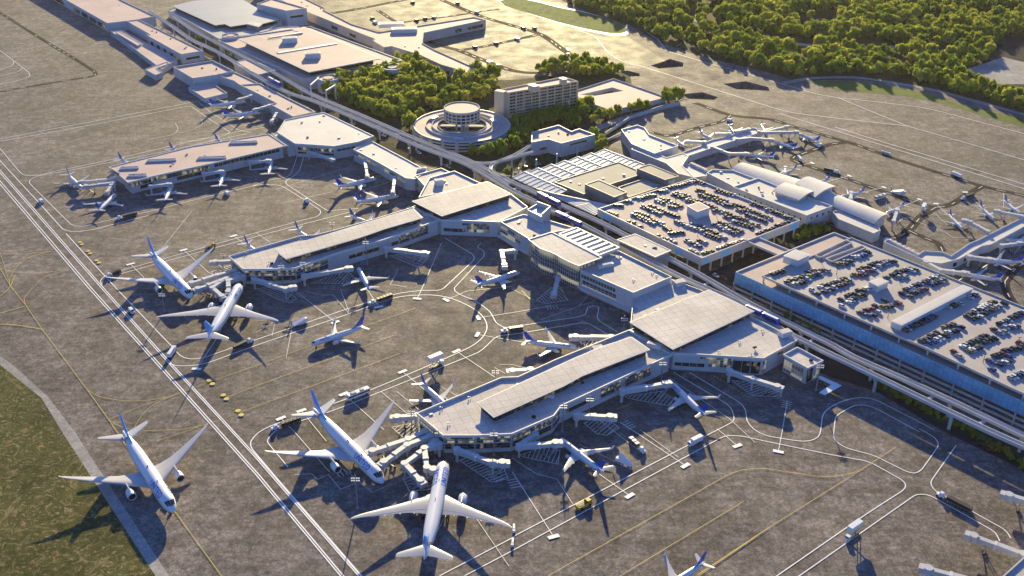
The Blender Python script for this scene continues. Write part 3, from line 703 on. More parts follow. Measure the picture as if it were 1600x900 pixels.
win(S4, 6, .12, .98, 4.6, 6.8, GLASS, 3, rails=0); win(S4, 5, .02, .8, 4.6, 6.8, GLASS, 3); unit(S4, (659,266), 7.9, 6, 2.5, 1.8, RA)
# ---- far left concourse and hall
C3 = bld('airport_concourse', 'far left concourse with plain flat roof and five long roof slots', 'concourse',
   [(169.7,260.7),(300,228),(420,209),(448,227),(330,255),(240,274.7),(199.7,285),(186,273),(188.5,271.5)], 9.4, over=2.2, para=.6, slab=1.0, group='airport concourses', roof=ROOFP)
for i in (4, 5): win(C3, i, .02, .98, 4.8, 8.3, GLASS, 3, rails=1, fmat=WALLG); win(C3, i, .05, .6, 1.8, 4.2, GLASSD)
for i in (6, 7, 8, 3): win(C3, i, .05, .95, 5.0, 8.0, GLASSD, 3)
for a, w_, l_ in (((202.5,263),3.2,12),((253,251),3.2,19),((331.5,247),3.2,19),((381,223),3.2,19),((215,274.5),3.2,12)):
    c = V2(a, 9.1); mm = MB(); r_ = math.radians(8)
    q = [c+Vector((math.cos(r_)*x-math.sin(r_)*y, math.sin(r_)*x+math.cos(r_)*y)) for x, y in ((-l_/2,-w_/2),(l_/2,-w_/2),(l_/2,w_/2),(-l_/2,w_/2))]
    for k in range(4): mm.beam((*q[k], 9.6), (*q[(k+1) % 4], 9.6), .4, 1.0)
    mm.build('skylight_kerb', TRIM, C3.root); mm = MB(); mm.poly(q, 9.25); mm.build('skylight', GLASSD, C3.root)
J3 = bld('connector_building', 'narrow stepped connector between the far left concourse and its hall', 'connector', [(426,209.5),(434,206),(461,225),(450,228)], 8.4, para=.5)
H3 = bld('terminal_hall', 'upper left terminal hall with plain seven sided white roof', 'terminal hall', [(433,206),(445,187),(506,175),(584,212),(560,221),(522,228),(461,224)], 10.5, over=1.2, para=.7, slab=1.2, roof=ROOFW, group='terminal halls')
win(H3, 5, .02, .98, 5.2, 7.8, GLASS, 3); win(H3, 4, .1, .9, 5.4, 7.2, GLASSD, 4); win(H3, 5, .02, .98, 2.6, 4.0, GLASSD)
# ---- far left strip
S5 = bld('terminal_wing', 'narrow terminal wing with stepped flat roof by the four far gates', 'terminal', [(375,132),(406,130),(450,153),(492.5,174),(474,178),(457.5,181.5),(422.5,162.5),(431,160)], 8, para=.8, roof=ROOFP)
S6 = bld('terminal_wing', 'terminal wing with shaded strip roof beside the square dark block', 'terminal', [(337.5,117),(364,111),(406,130.5),(375,132.5),(366,126)], 7.5, para=.8, roof=ROOFP)
B18 = bld('apron_building', 'square flat roofed apron building with high parapet, left of the far gates', 'building', [(270.5,104),(332.5,94),(365,110.5),(337.5,116.5),(301,122)], 9, para=1.4, roof=ROOFP)
B19 = bld('apron_building', 'low square canopy building on the apron beside two far jets', 'building', [(294,136),(330,128.5),(355,145),(320,153.5)], 4, para=.8, roof=ROOFP)
BL = bld('long_warehouse', 'very long flat roofed warehouse with dark dock openings at the top left edge', 'warehouse', [(167.5,36),(104,0),(40,-36),(120,-40),(190,0),(243,25),(215,30),(197,32.5)], 9, para=.9, roof=ROOFP)
for k in range(4): win(BL, 0, .08+.2*k, .24+.2*k, 1.2, 5.6, GLASSD, 0, name='dock_opening')
for k in range(2): win(BL, 1, .08+.3*k, .34+.3*k, 1.2, 5.6, GLASSD, 0, name='dock_opening')
BM = bld('office_building', 'stepped flat roofed office block continuing the long warehouse', 'building', [(197.5,32.5),(216,30),(317.5,79),(283,84.5),(229,54.5),(234,53)], 9, para=.8, roof=ROOFP)
for k in range(5): win(BM, 3, .06+.19*k, .14+.19*k, 1.5, 5, GLASSD)
win(BM, 2, .2, .8, 3, 5, GLASSD)
BN = bld('loading_building', 'low narrow loading building in the shade of the stepped office', 'building', [(172.5,48),(186,45),(277,92),(253,108)], 4.5, para=.6, roof=ROOFP)
BO = bld('loading_canopy', 'long thin canopy roof on the low loading building', 'canopy', [(180,50),(186,48.5),(221,68),(215,71)], 6, z0=4.5, para=.3, roof=ROOFP)
BP_ = bld('checkpoint_building', 'small angled checkpoint building standing on the far left apron', 'building', [(226,108),(261,96),(265,99),(245,106),(254,113),(243,117)], 5, para=.5, roof=ROOFP)
# ---- upper left big buildings
WH = bld('warehouse', 'big dark grey roofed warehouse with white side wall near the top edge', 'warehouse', [(262,15),(300,4),(412,22),(440,32),(411,52),(372,56),(342.5,60.5)], 8, para=.6, roof=ROOFG)
wh2 = [V2(p, 11) for p in ((269,9.5),(300,1.5),(370,-6),(415,20),(438,30),(411,37),(387.5,39),(384,38),(360,41.5),(351,37.5),(336,39.5))]
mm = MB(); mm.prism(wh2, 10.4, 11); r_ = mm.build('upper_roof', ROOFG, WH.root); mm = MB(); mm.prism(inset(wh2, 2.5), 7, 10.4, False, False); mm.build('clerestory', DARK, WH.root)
roofbox(WH, [(385,37),(392,35),(410,37),(404,42)], 11.5, 7, WALLG)
BT = bld('main_terminal_building', 'large flat roofed terminal with round corner drums above the groves', 'terminal', [(341,62.5),(384,56),(410,52),(485,41),(629,94),(597,99),(500,120),(472.5,122.5)], 10, para=.8, roof=ROOFP)
bt2 = [V2(p, 14) for p in ((372.5,61),(403,55),(422,62),(475,52.5),(456,46.5),(475,41.5),(596,91),(482.5,112.5))]
mm = MB(); mm.prism(bt2, 13.2, 14); r_ = mm.build('upper_roof', TRIM, BT.root); mm = MB(); mm.poly(inset(bt2, .6), 14.03); mm.build('roof', ROOFP, r_)
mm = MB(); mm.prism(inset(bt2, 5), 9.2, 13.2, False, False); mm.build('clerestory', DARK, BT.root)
for p, l_, w_, h_ in (((453,66),13,7,4.5),((489,90),13,7,4.5)): unit(BT, p, 14, l_, w_, h_, math.radians(15))
mm = MB(); a, e = V2((434,83), 14.2), V2((526,68), 14.2); mm.beam((*a, 14.3), (*e, 14.3), 4, .6); mm.build('roof_trench', METAL, BT.root)
mm = MB(); a, e = V2((420,60), 14.2), V2((472,52), 14.2); mm.beam((*a, 14.6), (*e, 14.6), 3, 1.2); mm.build('roof_trench', METAL, BT.root)
for p, r0 in (((512.5,121),9.0),((612.5,104),9.2),((360,55),8)):
    c = V2(p, 11.5); mm = MB(); mm.cyl(c.x, c.y, 0, 11.6, r0, n=36, cap=False); mm.cyl(c.x, c.y, 10.4, 11.6, r0-.5, n=36, cap=False)
    rr = []
    for rad in (r0, r0-.5): rr.append([(c.x+rad*math.cos(2*math.pi*k/36), c.y+rad*math.sin(2*math.pi*k/36), 11.6) for k in range(36)])
    mm.rings(rr, cap=False)
    w_ = mm.build('corner_drum', WALL, BT.root, smooth=True); mm = MB(); mm.cyl(c.x, c.y, 10.2, 10.5, r0-.5, n=36); mm.cyl(c.x, c.y, 10.4, 11.5, r0*.45, n=24); mm.build('roof', ROOFP, w_)
BR = bld('cooling_station', 'small station with round roof drum between warehouse and main terminal', 'building', [(398,52),(440,42),(466,41),(468,46),(425,54)], 9, para=.6)
TB_ = bld('tower_block', 'tall blank grey block with one slit window near the top edge', 'building', [(401,5.5),(425,-3),(479,12.5),(447.5,16.5)], 17, para=1, roof=ROOFP)
win(TB_, 2, .2, .85, 9, 11, GLASSD)
B20 = bld('terminal_canopy', 'long flat station canopy roof next to the far guideway', 'canopy', [(363,97),(388,91.5),(432,109),(405,116)], 9, over=1, para=.6, slab=1.0, roof=ROOFP)
# ---- pink L building
PK = bld('pink_cargo_building', 'long pinkish L shaped cargo building with low roof units', 'cargo building',
   [(482,19),(440,0),(400,-18),(440,-24),(482,0),(507,12),(505,15),(550,37.5),(592,50),(740,26.5),(759,30.5),(662,51),(660,67),(678,77),(750,109),(730,113),(705,105),(690,101),(655,85),(612,72),(600,73.5),(582,63),(585,60),(575,56.5)], 9, para=.9, wall=WALLP, roof=ROOFP)
for p, l_, w_ in (((611,41.5),24,9),((632,49.5),24,9)): unit(PK, p, 8.2, l_, w_, 3.6, math.radians(9))
for i, t0, t1 in ((15,.1,.7),(16,.2,.8),(17,.2,.7),(18,.2,.6),(23,.2,.3),(23,.5,.6),(10,.05,.3),(10,.4,.5)): win(PK, i, t0, t1, 2.2, 5.2, GLASSD)
# ---- hotel
HO = bld('hotel', 'nine storey slab hotel with window grid above the round garage', 'hotel', [(794,144.5),(902.5,126.5),(881,119.5),(774,141)], 23.5, para=1.0, roof=ROOFP, wall=HOTW)
for k in range(9):
    w_ = win(HO, 0, .02, .985, 1.4+2.45*k, 2.9+2.45*k, GLASSD, 2.9, name='window_row', fmat=HOTW)
    band(HO, 0, .0, 1, .85+2.45*k, 1.15+2.45*k, 'floor_ledge', .55).data.materials[0] = HOTW
for t in (0, .11, .22, .33, .445, .555, .665, .78, .89, 1.0):
    p, d, nrm, L_ = edge(HO, 0); q = p+d*(L_*t)+nrm*.3; mm = MB(); mm.box(q.x, q.y, 0, .8, .8, 23.2, math.atan2(d.y, d.x)); mm.build('facade_rib', HOTW, HO.root)
roofbox(HO, [(825,132),(834,130.5),(843,133.5),(834,135)], 27.5, 22.5, HOTW); roofbox(HO, [(874,121.5),(880,120.5),(886,123),(880,124)], 27.5, 22.5, HOTW)
pe = edge(HO, 3); q = pe[0]+pe[1]*(pe[3]*.5)+pe[2]*2; mm = MB(); mm.box(q.x, q.y, 0, 5, 8, 24.6, math.atan2(pe[2].y, pe[2].x)); mm.build('stair_tower', HOTW, HO.root)
# ---- round garage with hub tower
rc = V2((722,196), 7.5); RG = thing('round_parking_garage', 'round three deck parking garage ring with spiral ramp and drum tower', 'parking garage', (rc.x, rc.y, 0))
N_ = 72
def ringmesh(mb, r0, r1, z0, z1, a0=0, a1=2*math.pi, n=N_):
    full = abs(a1-a0-2*math.pi) < 1e-6; cnt = n if full else n+1
    R = []
    for r, z in ((r1, z0), (r1, z1), (r0, z1), (r0, z0)):
        R.append([(rc.x+r*math.cos(a0+(a1-a0)*k/n), rc.y+r*math.sin(a0+(a1-a0)*k/n), z) for k in range(cnt)])
    R.append(R[0]); mb.rings(R, closed=full, cap=False)
for k, z in enumerate((.2, 2.6, 5.0)):
    mm = MB(); ringmesh(mm, 18, 35.4, z, z+.35); mm.build('deck', CONC, RG)
mm = MB(); ringmesh(mm, 18, 35.4, 7.2, 7.5); mm.build('roof_deck', DECKP, RG)
mm = MB(); ringmesh(mm, 26.6, 27.1, 7.5, 8.8); mm.build('ramp_wall', CONC, RG); mm = MB(); ringmesh(mm, 22.0, 22.5, 7.5, 8.8); mm.build('ramp_wall', CONC, RG); mm = MB(); ringmesh(mm, 18, 18.4, 7.5, 8.4); mm.build('inner_parapet', CONC, RG)
for z in (.5, 2.9, 5.3, 7.3):
    mm = MB(); ringmesh(mm, 35.3, 35.9, z, z+1.05); mm.build('parapet', WALL, RG)
mm = MB(); ringmesh(mm, 19, 33.0, .6, 7.1); mm.build('shade_core', DARK, RG)  # near-black ring stands in for the shade between the ring decks
for k in range(22):
    a = 2*math.pi*k/22+.08; mm = MB(); mm.box(rc.x+35.9*math.cos(a), rc.y+35.9*math.sin(a), 0, 1.0, 2.3, 8.0, a); mm.build('pier', CONC, RG)
for a, r_ in ((math.radians(150), 24.6),(math.radians(20), 24.6),(math.radians(-92), 30)):
    mm = MB(); mm.box(rc.x+r_*math.cos(a), rc.y+r_*math.sin(a), 7.5, 3.4, 6.5, 1.9, a); mm.build('stair_house', WALL, RG)
tw = thing('drum_tower', 'round drum shaped tower on legs in the middle of the round garage', 'tower', (rc.x, rc.y, 0))
mm = MB(); mm.cyl(rc.x, rc.y, 12.2, 21.0, 13.0, n=48); mm.build('drum', WALL, tw, smooth=True)
for k in range(3): mm = MB(); mm.cyl(rc.x, rc.y, 13.2+2.5*k, 14.9+2.5*k, 13.15, n=48, cap=False); mm.build('window_band', GLASSD, tw, smooth=True)
for k in range(24):
    a = 2*math.pi*k/24; mm = MB(); mm.box(rc.x+13.2*math.cos(a), rc.y+13.2*math.sin(a), 12.3, .5, .6, 8.4, a); mm.build('rib', WALL, tw)
mm = MB(); mm.cyl(rc.x, rc.y, 20.6, 21.05, 12.6, n=48)
mm.build('roof', ROOFP, tw)
mm = MB(); ringm = [[(rc.x+r*math.cos(2*math.pi*k/48), rc.y+r*math.sin(2*math.pi*k/48), z) for k in range(48)] for r, z in ((13.3,20.6),(13.3,21.7),(12.7,21.7),(12.7,20.6))]; mm.rings(ringm, cap=False); mm.build('parapet', CONC, tw)
for a in (0, math.pi/2, math.pi, -math.pi/2, -1.1): mm = MB(); mm.box(rc.x+4*math.cos(a), rc.y+4*math.sin(a), 0, 1.6, 1.6, 12.3, a); mm.build('leg', CONC, tw)
mm = MB(); mm.beam((rc.x-18, rc.y+2, 6.4), (rc.x+18, rc.y+2, 6.4), 4, .8); mm.beam((rc.x-18, rc.y-6, 4.4), (rc.x+18, rc.y-6, 4.4), 4, .8); mm.build('bridge', CONC, tw)
mm = MB(); mm.cyl(rc.x, rc.y, 0.10, .16, 18.5, n=36); structure('garage_court', mm, ASPH, 'dark court inside the round garage')
# ---- station hall
ST = bld('station_hall', 'windowless grey station hall where the guideway branch ends', 'station', [(831,206),(873,195),(893,205),(905,200.5),(930,210),(877,223.5),(857,217),(830,222)], 10.7, para=1.3, roof=ROOFP, wall=WALL)
win(ST, 4, .25, .75, 7.0, 8.2, GLASSD); win(ST, 6, .1, .5, 3, 5, GLASSD)
# ---- canopy complex
CP = thing('glass_canopy', 'broad saw tooth glass canopy of seven bays above the drop off', 'canopy', (*V2((890,285), 0), 0))
def bay(p0, p1, p2, p3, z, name='glass_bay'):
    q = [V2(p, z) for p in (p0, p1, p2, p3)]; mm = MB()
    vs = [(*q[0], z), (*q[1], z), (*q[2], z-1.6), (*q[3], z-1.6)]; vs += [(v[0], v[1], v[2]-.25) for v in vs]
    mm.add(vs, [(0,1,2,3),(7,6,5,4),(0,4,5,1),(1,5,6,2),(2,6,7,3),(3,7,4,0)]); b_ = mm.build(name, CANOPY, CP)
    mm = MB(); mm.beam((vs[0][0], vs[0][1], z+.1), (vs[1][0], vs[1][1], z+.1), .5, .5); n_ = 9
    for k in range(n_+1):
        a = Vector(vs[0]).lerp(Vector(vs[1]), k/n_); e = Vector(vs[3]).lerp(Vector(vs[2]), k/n_); mm.beam(a+Vector((0,0,.1)), e+Vector((0,0,.1)), .3, .3)
    mm.build('rib', TRIM, b_)
A0, A1 = Vector((800,274)), Vector((945,233)); B0, B1 = Vector((866,304)), Vector((1008,257))
for k in range(7):
    t, u = k/7, (k+.96)/7
    a, e = A0.lerp(A1, t), A0.lerp(A1, u); f, h = B0.lerp(B1, t), B0.lerp(B1, u)
    bay(tuple(e), tuple(h), tuple(f), tuple(a), 8.6)
for k in range(3):
    a = Vector((803,276)).lerp(Vector((866,303)), 0); s0 = Vector((838,291)).lerp(Vector((930,333)), k/3) ; s1 = Vector((838,291)).lerp(Vector((930,333)), (k+.96)/3)
    t0 = Vector((868,303)).lerp(Vector((958,322)), k/3); t1 = Vector((868,303)).lerp(Vector((958,322)), (k+.96)/3)
    bay(tuple(t0), tuple(t1), tuple(s1), tuple(s0), 8.6)
for p in ((810,281),(836,293),(862,305),(888,317),(914,329),(838,267),(870,258),(902,248),(930,240)):
    c = V2(p, 0); mm = MB(); mm.cyl(c.x, c.y+4, 0, 7, .5, n=8); mm.build('column', TRIM, CP)
TN = bld('transit_centre', 'tan flat roofed transit building framed by the glass canopy', 'building', [(866,284),(966,252.5),(995,265),(996,274),(947,290),(912,303)], 9.6, para=.5, roof=ROOFT, wall=WALLG)
X1 = bld('plant_building', 'grey panelled plant block with hipped tan roof nearest the guideway', 'building', [(914,287.5),(936,280.5),(980,300),(960,308)], 13, z0=0, para=.4, roof=ROOFT, wall=WALLG)
win(X1, 3, .5, .95, 1, 5, GLASSD, 2, fmat=WALLG); win(X1, 2, .3, .7, 9, 11.5, WALL, name='louvre_panel')
X2 = bld('plant_building', 'grey panelled plant block with tan roof beside the pink garage deck corner', 'building', [(995,262.5),(1015,256),(1061,275),(1039,281)], 13, z0=0, para=.4, roof=ROOFT, wall=WALLG)
win(X2, 2, .3, .75, 8.6, 11.6, WALL, name='louvre_panel')
X3 = bld('plant_building', 'low block with bluish shaded roof sunk between the two plant blocks', 'building', [(966,292),(1005,279),(1037,290),(982,308)], 9.8, para=.6, roof=ROOFT, wall=WALLG)
# ---- baggage hall strip between the garage and the terminal
BG = bld('skybridge_hall', 'long low hall with pilastered side between terminal and pink garage', 'building', [(963.5,374),(993,365),(1049,391),(1024,401.5)], 11.5, para=.3, over=.8, slab=.6, roof=ROOF, wall=WALLP)
for k in range(24): win(BG, 3, .02+.04*k, .042+.04*k, 7.2, 10.2, GLASSD, 0)
# ---- parking garages
G1 = bld('parking_garage', 'parking garage with pink roof deck full of cars and a white stair house', 'parking garage', [(934,326),(1083.75,277.5),(1250,344),(1097,403)], 11.4, z0=6.4, para=1.1, roof=DECKP, rname='roof_deck', group='parking garages')
for (i, t0, t1) in ((3,.17,.24),(3,.86,.95),(2,.93,.985),(2,.36,.46),(2,.02,.10),(2,.72,.82)):
    win(G1, i, t0, t1, 6.8, 10.6, BLUEPANEL, name='blue_panel', proud=.06)
g1in = inset(G1.pts, 3)
mm = MB(); mm.prism(g1in, 5.9, 6.38); mm.build('soffit', CONC, G1.root)
mm = MB(); mm.prism(inset(G1.pts, 9), 0, 5.9, False, False); mm.build('ground_floor', GLASS, G1.root)
mm = MB(); mm.prism(inset(G1.pts, 8.9), 3.0, 3.5); mm.build('mid_deck', CONC, G1.root)
n_ = len(g1in)
for i in range(n_):
    a, e = inset(G1.pts, 1.4)[i], inset(G1.pts, 1.4)[(i+1) % n_]; k_ = int((e-a).length/9)
    for k in range(k_):
        q = a.lerp(e, (k+.1)/k_); mm = MB(); mm.cyl(q.x, q.y, 0, 6.4, .55, n=10); mm.build('column', CONC, G1.root)
roofbox(G1, [(1074,321.6),(1092,315),(1109,324),(1090,330.5)], 15.5, 10.3, TRIM, DECKP, 'stair_house')
BRG = bld('garage_bridge', 'flat vehicle bridge joining the two parking garages', 'bridge', [(1167.5,377),(1185,370),(1236,391),(1218,398)], 11.0, z0=9.6, para=.9, roof=DECKP, rname='roadway')
G2px = [(1150,424.3),(1303,362.5),(1330,371),(1530,449),(1760,545),(1800,665),(1600,629),(1450,559.5),(1250,470)]
glo = [V2(p, 13.5) for p in ((1150,424.3),(1303,362.5),(1640,499),(1840,590),(1700,672),(1450,559.5))]
G2 = Bld(); G2.pts = glo; G2.wpts = glo; G2.sg = 1 if area2(glo) > 0 else -1; G2.z = 13.5
cg = ctr(glo); G2.root = thing('parking_garage', 'huge parking garage with grey roof deck and blue glass screen front', 'parking garage', (cg.x, cg.y, 0), 'parking garages')
mm = MB(); mm.prism(inset(glo, .2), 12.3, 12.7); mm.build('lower_roof_deck', DECKP, G2.root)
mm = MB()
for i in (0, 1):
    a, e = glo[i], glo[i+1]; o_ = edge(G2, i)[2]*-.3; mm.beam((*(a+o_), 13.0), (*(e+o_), 13.0), .5, 1.1)
mm.build('parapet', TRIM, G2.root)
for i in (4, 5):
    pass
def gface(i, name, z0, z1, mat, out=.1, th=.25, t0=0, t1=1):
    p, d, nrm, L_ = edge(G2, i); a = p+d*(L_*t0)+nrm*(out-th/2); e = p+d*(L_*t1)+nrm*(out-th/2); mm = MB()
    mm.beam((*a, (z0+z1)/2), (*e, (z0+z1)/2), th, z1-z0); return mm.build(name, mat, G2.root)
# edges: 0 left end, 1 back, 2 back, 3 right, 4 front right, 5 front
for i in (4, 5):
    gface(i, 'glass_screen', 6.6, 13.5, SCREEN, .45)
    for z in (0.3, 3.2): gface(i, 'spandrel', z, z+1.35, CONC, .0, .3)
    p, d, nrm, L_ = edge(G2, i); k_ = int(L_/12.5)
    for k in range(k_+1):
        q = p+d*(L_*k/k_)+nrm*.25; mm = MB(); mm.box(q.x, q.y, 0, .8, .8, 6.6, math.atan2(d.y, d.x)); mm.build('column', CONC, G2.root)
for i in (0,): gface(i, 'end_wall', 0, 12.4, WALL, .0, .4)
for i in (1, 2, 3): gface(i, 'back_wall', 0, 12.4, WALL, .0, .4)
for z in (1.4, 4.0, 6.3): mm = MB(); mm.prism(inset(glo, 1.2), z-1.2, z-.9); mm.build('deck', CONC, G2.root)
mm = MB(); mm.prism(inset(glo, 3.5), .1, 12.2, False, False); mm.build('shade_core', DARK, G2.root)  # near-black block, its colour stands for the shade inside the open parking levels
gup = [V2(p, 16.6) for p in ((1191,430.5),(1271,398),(1330,370.5),(1640,495),(1830,577),(1720,664),(1600,614.5),(1450,544.5),(1320,488))]
mm = MB(); inn = inset(gup, .5); n_ = len(gup)
vs = [(*p, 15.4) for p in gup]+[(*p, 16.6) for p in gup]+[(*p, 16.6) for p in inn]+[(*p, 15.9) for p in inn]; fs = []
for k in range(3): fs += [(k*n_+i, k*n_+(i+1) % n_, (k+1)*n_+(i+1) % n_, (k+1)*n_+i) for i in range(n_)]
fs.append(list(range(n_-1, -1, -1))); mm.add(vs, fs); mm.build('upper_deck_edge', CONC, G2.root)
mm = MB(); mm.poly(inn, 15.9); mm.build('roof_deck', DECK, G2.root)
mm = MB(); mm.prism(inset(gup, 5), 12.7, 15.4, False, False); mm.build('upper_shade_core', DARK, G2.root)  # dark block in place of the shade under the upper deck
for i in (0, 5, 6, 7, 8):
    a, e = inset(gup, .7)[i], inset(gup, .7)[(i+1) % n_]; k_ = max(1, int((e-a).length/13))
    for k in range(k_):
        q = a.lerp(e, k/k_); mm = MB(); mm.box(q.x, q.y, 12.7, .7, .7, 2.7, .6); mm.build('column', TRIM, G2.root)
G2.z = 16.6
roofbox(G2, [(1224.5,399.5),(1243,389.5),(1265,398),(1247,406.5)], 20.0, 15.8, TRIM, ROOFW, 'stair_house')
roofbox(G2, [(1358,440),(1374,434),(1388.5,439.5),(1371.5,447)], 19.8, 15.8, TRIM, ROOFW, 'lift_house')
roofbox(G2, [(1393,502),(1505,445),(1520,450.5),(1409,508)], 19.2, 15.8, TRIM, ROOFW, 'canopy_house')
for px in ([(1273,398),(1322,375),(1331,379),(1281,402.5)], [(1290,404),(1346,384),(1353,387),(1300,409)]):
    q = [V2(p, 16.9) for p in px]; mm = MB()
    for k in range(4): mm.beam((*q[k], 16.4), (*q[(k+1) % 4], 16.4), .6, 1.5)
    mm.build('ramp_wall', CONC, G2.root)
# deck lamp posts
for px in ((1283,410),(1307,429),(1406,442),(1387,497),(1536,566),(1590,540)):
    c = V2(px, 15.9); mm = MB(); mm.cyl(c.x, c.y, 15.9, 20.5, .16, .1, n=6); mm.beam((c.x-.8, c.y, 20.5), (c.x+.8, c.y, 20.5), .3, .15); mm.build('deck_lamp', DARK, G2.root)
for px in ((1004,347),(1014,331),(1055,318),(1120,340),(1157,348),(1090,369),(1078,390),(1058,410-60)):
    c = V2(px, 10.4); mm = MB(); mm.cyl(c.x, c.y, 10.3, 14.5, .14, .1, n=6); mm.beam((c.x-.7, c.y, 14.5), (c.x+.7, c.y, 14.5), .3, .15); mm.build('deck_lamp', DARK, G1.root)
# ---- right hand terminal
T1 = bld('right_terminal', 'long flat white roofed terminal behind the pink garage deck', 'terminal', [(1144.6,291.5),(1185,278),(1217,291),(1262,307),(1301,321.5),(1260.5,336.5)], 9.6, para=1.0, roof=ROOFW)
for k in range(4): win(T1, 4, .10+.22*k, .16+.22*k, 5.4, 7.0, GLASSD)
for k in range(12): win(T1, 5, .06+.075*k, .075+.075*k, 5.2, 6.6, GLASSD)
T2 = bld('right_terminal', 'terminal part with grey side wall and shaded parapet left of the barrel vault', 'terminal', [(1104.5,269.5),(1113,264.5),(1145,265.5),(1181,279),(1146,291)], 8.4, para=1.0, roof=ROOFW)
T3 = bld('right_terminal', 'lower terminal part with hooked roof end right of the long white roof', 'terminal', [(1300,329),(1310,342),(1365,364.5),(1376,359.5),(1368,347),(1318,328)], 6.4, para=.7, roof=ROOFW)
def vault(name, label, A, B, C, D, z, rise, wall0=0.0):
    """barrel roof: A-B is one long eave, D-C the other; arcs span A-D and B-C"""
    q = [V2(p, z) for p in (A, B, C, D)]; c = ctr(q); t = thing(name, label, 'vaulted roof', (c.x, c.y, wall0), 'vaulted terminal roofs')
    top = []; und = []; n = 14
    for a, d in ((q[0], q[3]), (q[1], q[2])):
        top.append([Vector((*a.lerp(d, k/n), z+rise*(1-(2*k/n-1)**2))) for k in range(n+1)])
        und.append([p-Vector((0,0,.6)) for p in top[-1]])
    mm = MB(); ring = [r+u[::-1] for r, u in zip(top, und)]; mm.rings(ring); mm.build('vault', ROOFW, t, smooth=True)
    w = inset(q, 1.5); mm = MB(); mm.prism(w, wall0, z-.1, False, False); mm.build('wall', WALL, t)
    for a, d in ((w[0], w[3]), (w[1], w[2])):
        mm = MB(); mm.add([(*a.lerp(d, k/n), z-.15) for k in range(n+1)]+[(*a.lerp(d, k/n), z-.55+rise*(1-(2*k/n-1)**2)) for k in range(n+1)], [(k, k+1, n+2+k, n+1+k) for k in range(n)]); mm.build('gable', GLASSD, t)
    return t
vault('vaulted_roof', 'long low barrel vault at the left end of the right terminal', (1143,264.5), (1240,303), (1262,284), (1164,254.5), 7.4, 1.9)
vault('vaulted_roof', 'long barrel vault at the lower right end of the right terminal', (1272,309), (1366.6,349), (1389,335), (1298,300), 7.2, 2.0)
vault('vaulted_roof', 'raised curved roof plate above the long white terminal roof', (1207,298), (1249,312.5), (1273,298.5), (1228,285), 11.4, 1.1, 8.6)
vault('vaulted_roof', 'raised curved roof plate farther back with open gable', (1243,286), (1273.5,308), (1306,291), (1266,276), 10.8, 1.5, 0)
# ---- far right pier
K1 = bld('pier_building', 'white roofed pier hall with bent outline at the far apron', 'pier', [(970.5,202),(996,195),(1007,199),(1015,210),(1060,227.5),(1022.5,239.5),(1000,230),(987,224.5)], 8, para=1.1, roof=ROOFW)
K2 = bld('pier_building', 'narrow white corridor roof running from the pier hall toward the pink garage', 'pier', [(986,232.5),(1000,228.5),(1022.5,238),(1041,246),(1068,238.5),(1076,244),(1066,258.5),(1085,277),(1060,271),(1041,255)], 6.6, para=.4, roof=ROOFW)
K3 = bld('pier_building', 'long thin far pier with six jets around it', 'pier', [(1040,246.5),(1094,228),(1100,222.5),(1114,217.5),(1132,214),(1172,200),(1180,199.5),(1188.5,206.5),(1120,228),(1112,231),(1076,243),(1070,241)], 5.2, para=.9, roof=ROOFW)
K4 = bld('pier_building', 'service corridor with white roof units along the apron behind the pink garage', 'pier', [(1066,258.5),(1079,256),(1106,268),(1104,274),(1085,277)], 4.6, para=.6, roof=ROOFW)
for k in range(6):
    unit(K4, (1081+4.2*k, 257.5+1.9*k), 4.2, 2.6, 2.6, 1.4, RA)
K5 = bld('pier_building', 'white L shaped pier bending round the right apron to the frame edge', 'pier', [(1381,377.5),(1387,373),(1435,397),(1443,391.5),(1472,393),(1486,399),(1516,379),(1529,374),(1600,338),(1700,290),(1700,308),(1600,354),(1548,382),(1535,384),(1499,404.5),(1472,411.5),(1449,409)], 5.4, para=1.1, roof=ROOFW)
for i, t0, t1 in ((13,.55,.75),(14,.1,.3),(15,.4,.8)): win(K5, i, t0, t1, 1.2, 3.6, GLASSD)
K6 = bld('apron_shed', 'narrow shed with white roof equipment along the right apron edge', 'shed', [(1381,372),(1387,370),(1411,384),(1436,396),(1430,397)], 3.2, para=.3, roof=ROOFW)
for k in range(6): unit(K6, (1390+7*k, 376.5+3.4*k), 3.0, 3, 2, 1.0, RA)
# ---- bottom right corner roof, parking terrace beside the hotel
CR = bld('terminal_corner', 'corner of a terminal roof cut by the lower right frame corner', 'terminal', [(1563,903),(1602,868),(1700,800),(1720,960),(1600,960)], 10, para=.8)
PT = bld('parking_terrace', 'pale parking terrace with a dark ramp opening right of the hotel', 'parking terrace', [(900,141),(958,122.5),(975,128),(1030,147),(1040,152),(985,166),(955,172),(905,155)], 4.5, para=1.0, roof=DECKP, wall=CONC)
for ch in list(PT.root.children):
    if ch.name.startswith('roof'): bpy.data.objects.remove(ch)
hole = [V2(p, 3.5) for p in ((906,148),(957,136.5),(974,142),(930,149.5))]; po = inset(PT.pts, .45); vv = po+hole
tt = tessellate_polygon([[(v.x, v.y, 0) for v in po], [(v.x, v.y, 0) for v in hole]])
mm = MB(); mm.add([(v.x, v.y, 3.5) for v in vv], [tuple(t) for t in tt]); mm.build('roof', DECKP, PT.root)
mm = MB(); mm.add([(v.x, v.y, 3.5) for v in hole]+[(v.x, v.y, -4) for v in hole], [(i, (i+1) % 4, 4+(i+1) % 4, 4+i) for i in range(4)]); mm.build('ramp_wall', CONC, PT.root)
mm = MB(); mm.poly(hole, .3); mm.build('ramp_floor', ASPH, PT.root)
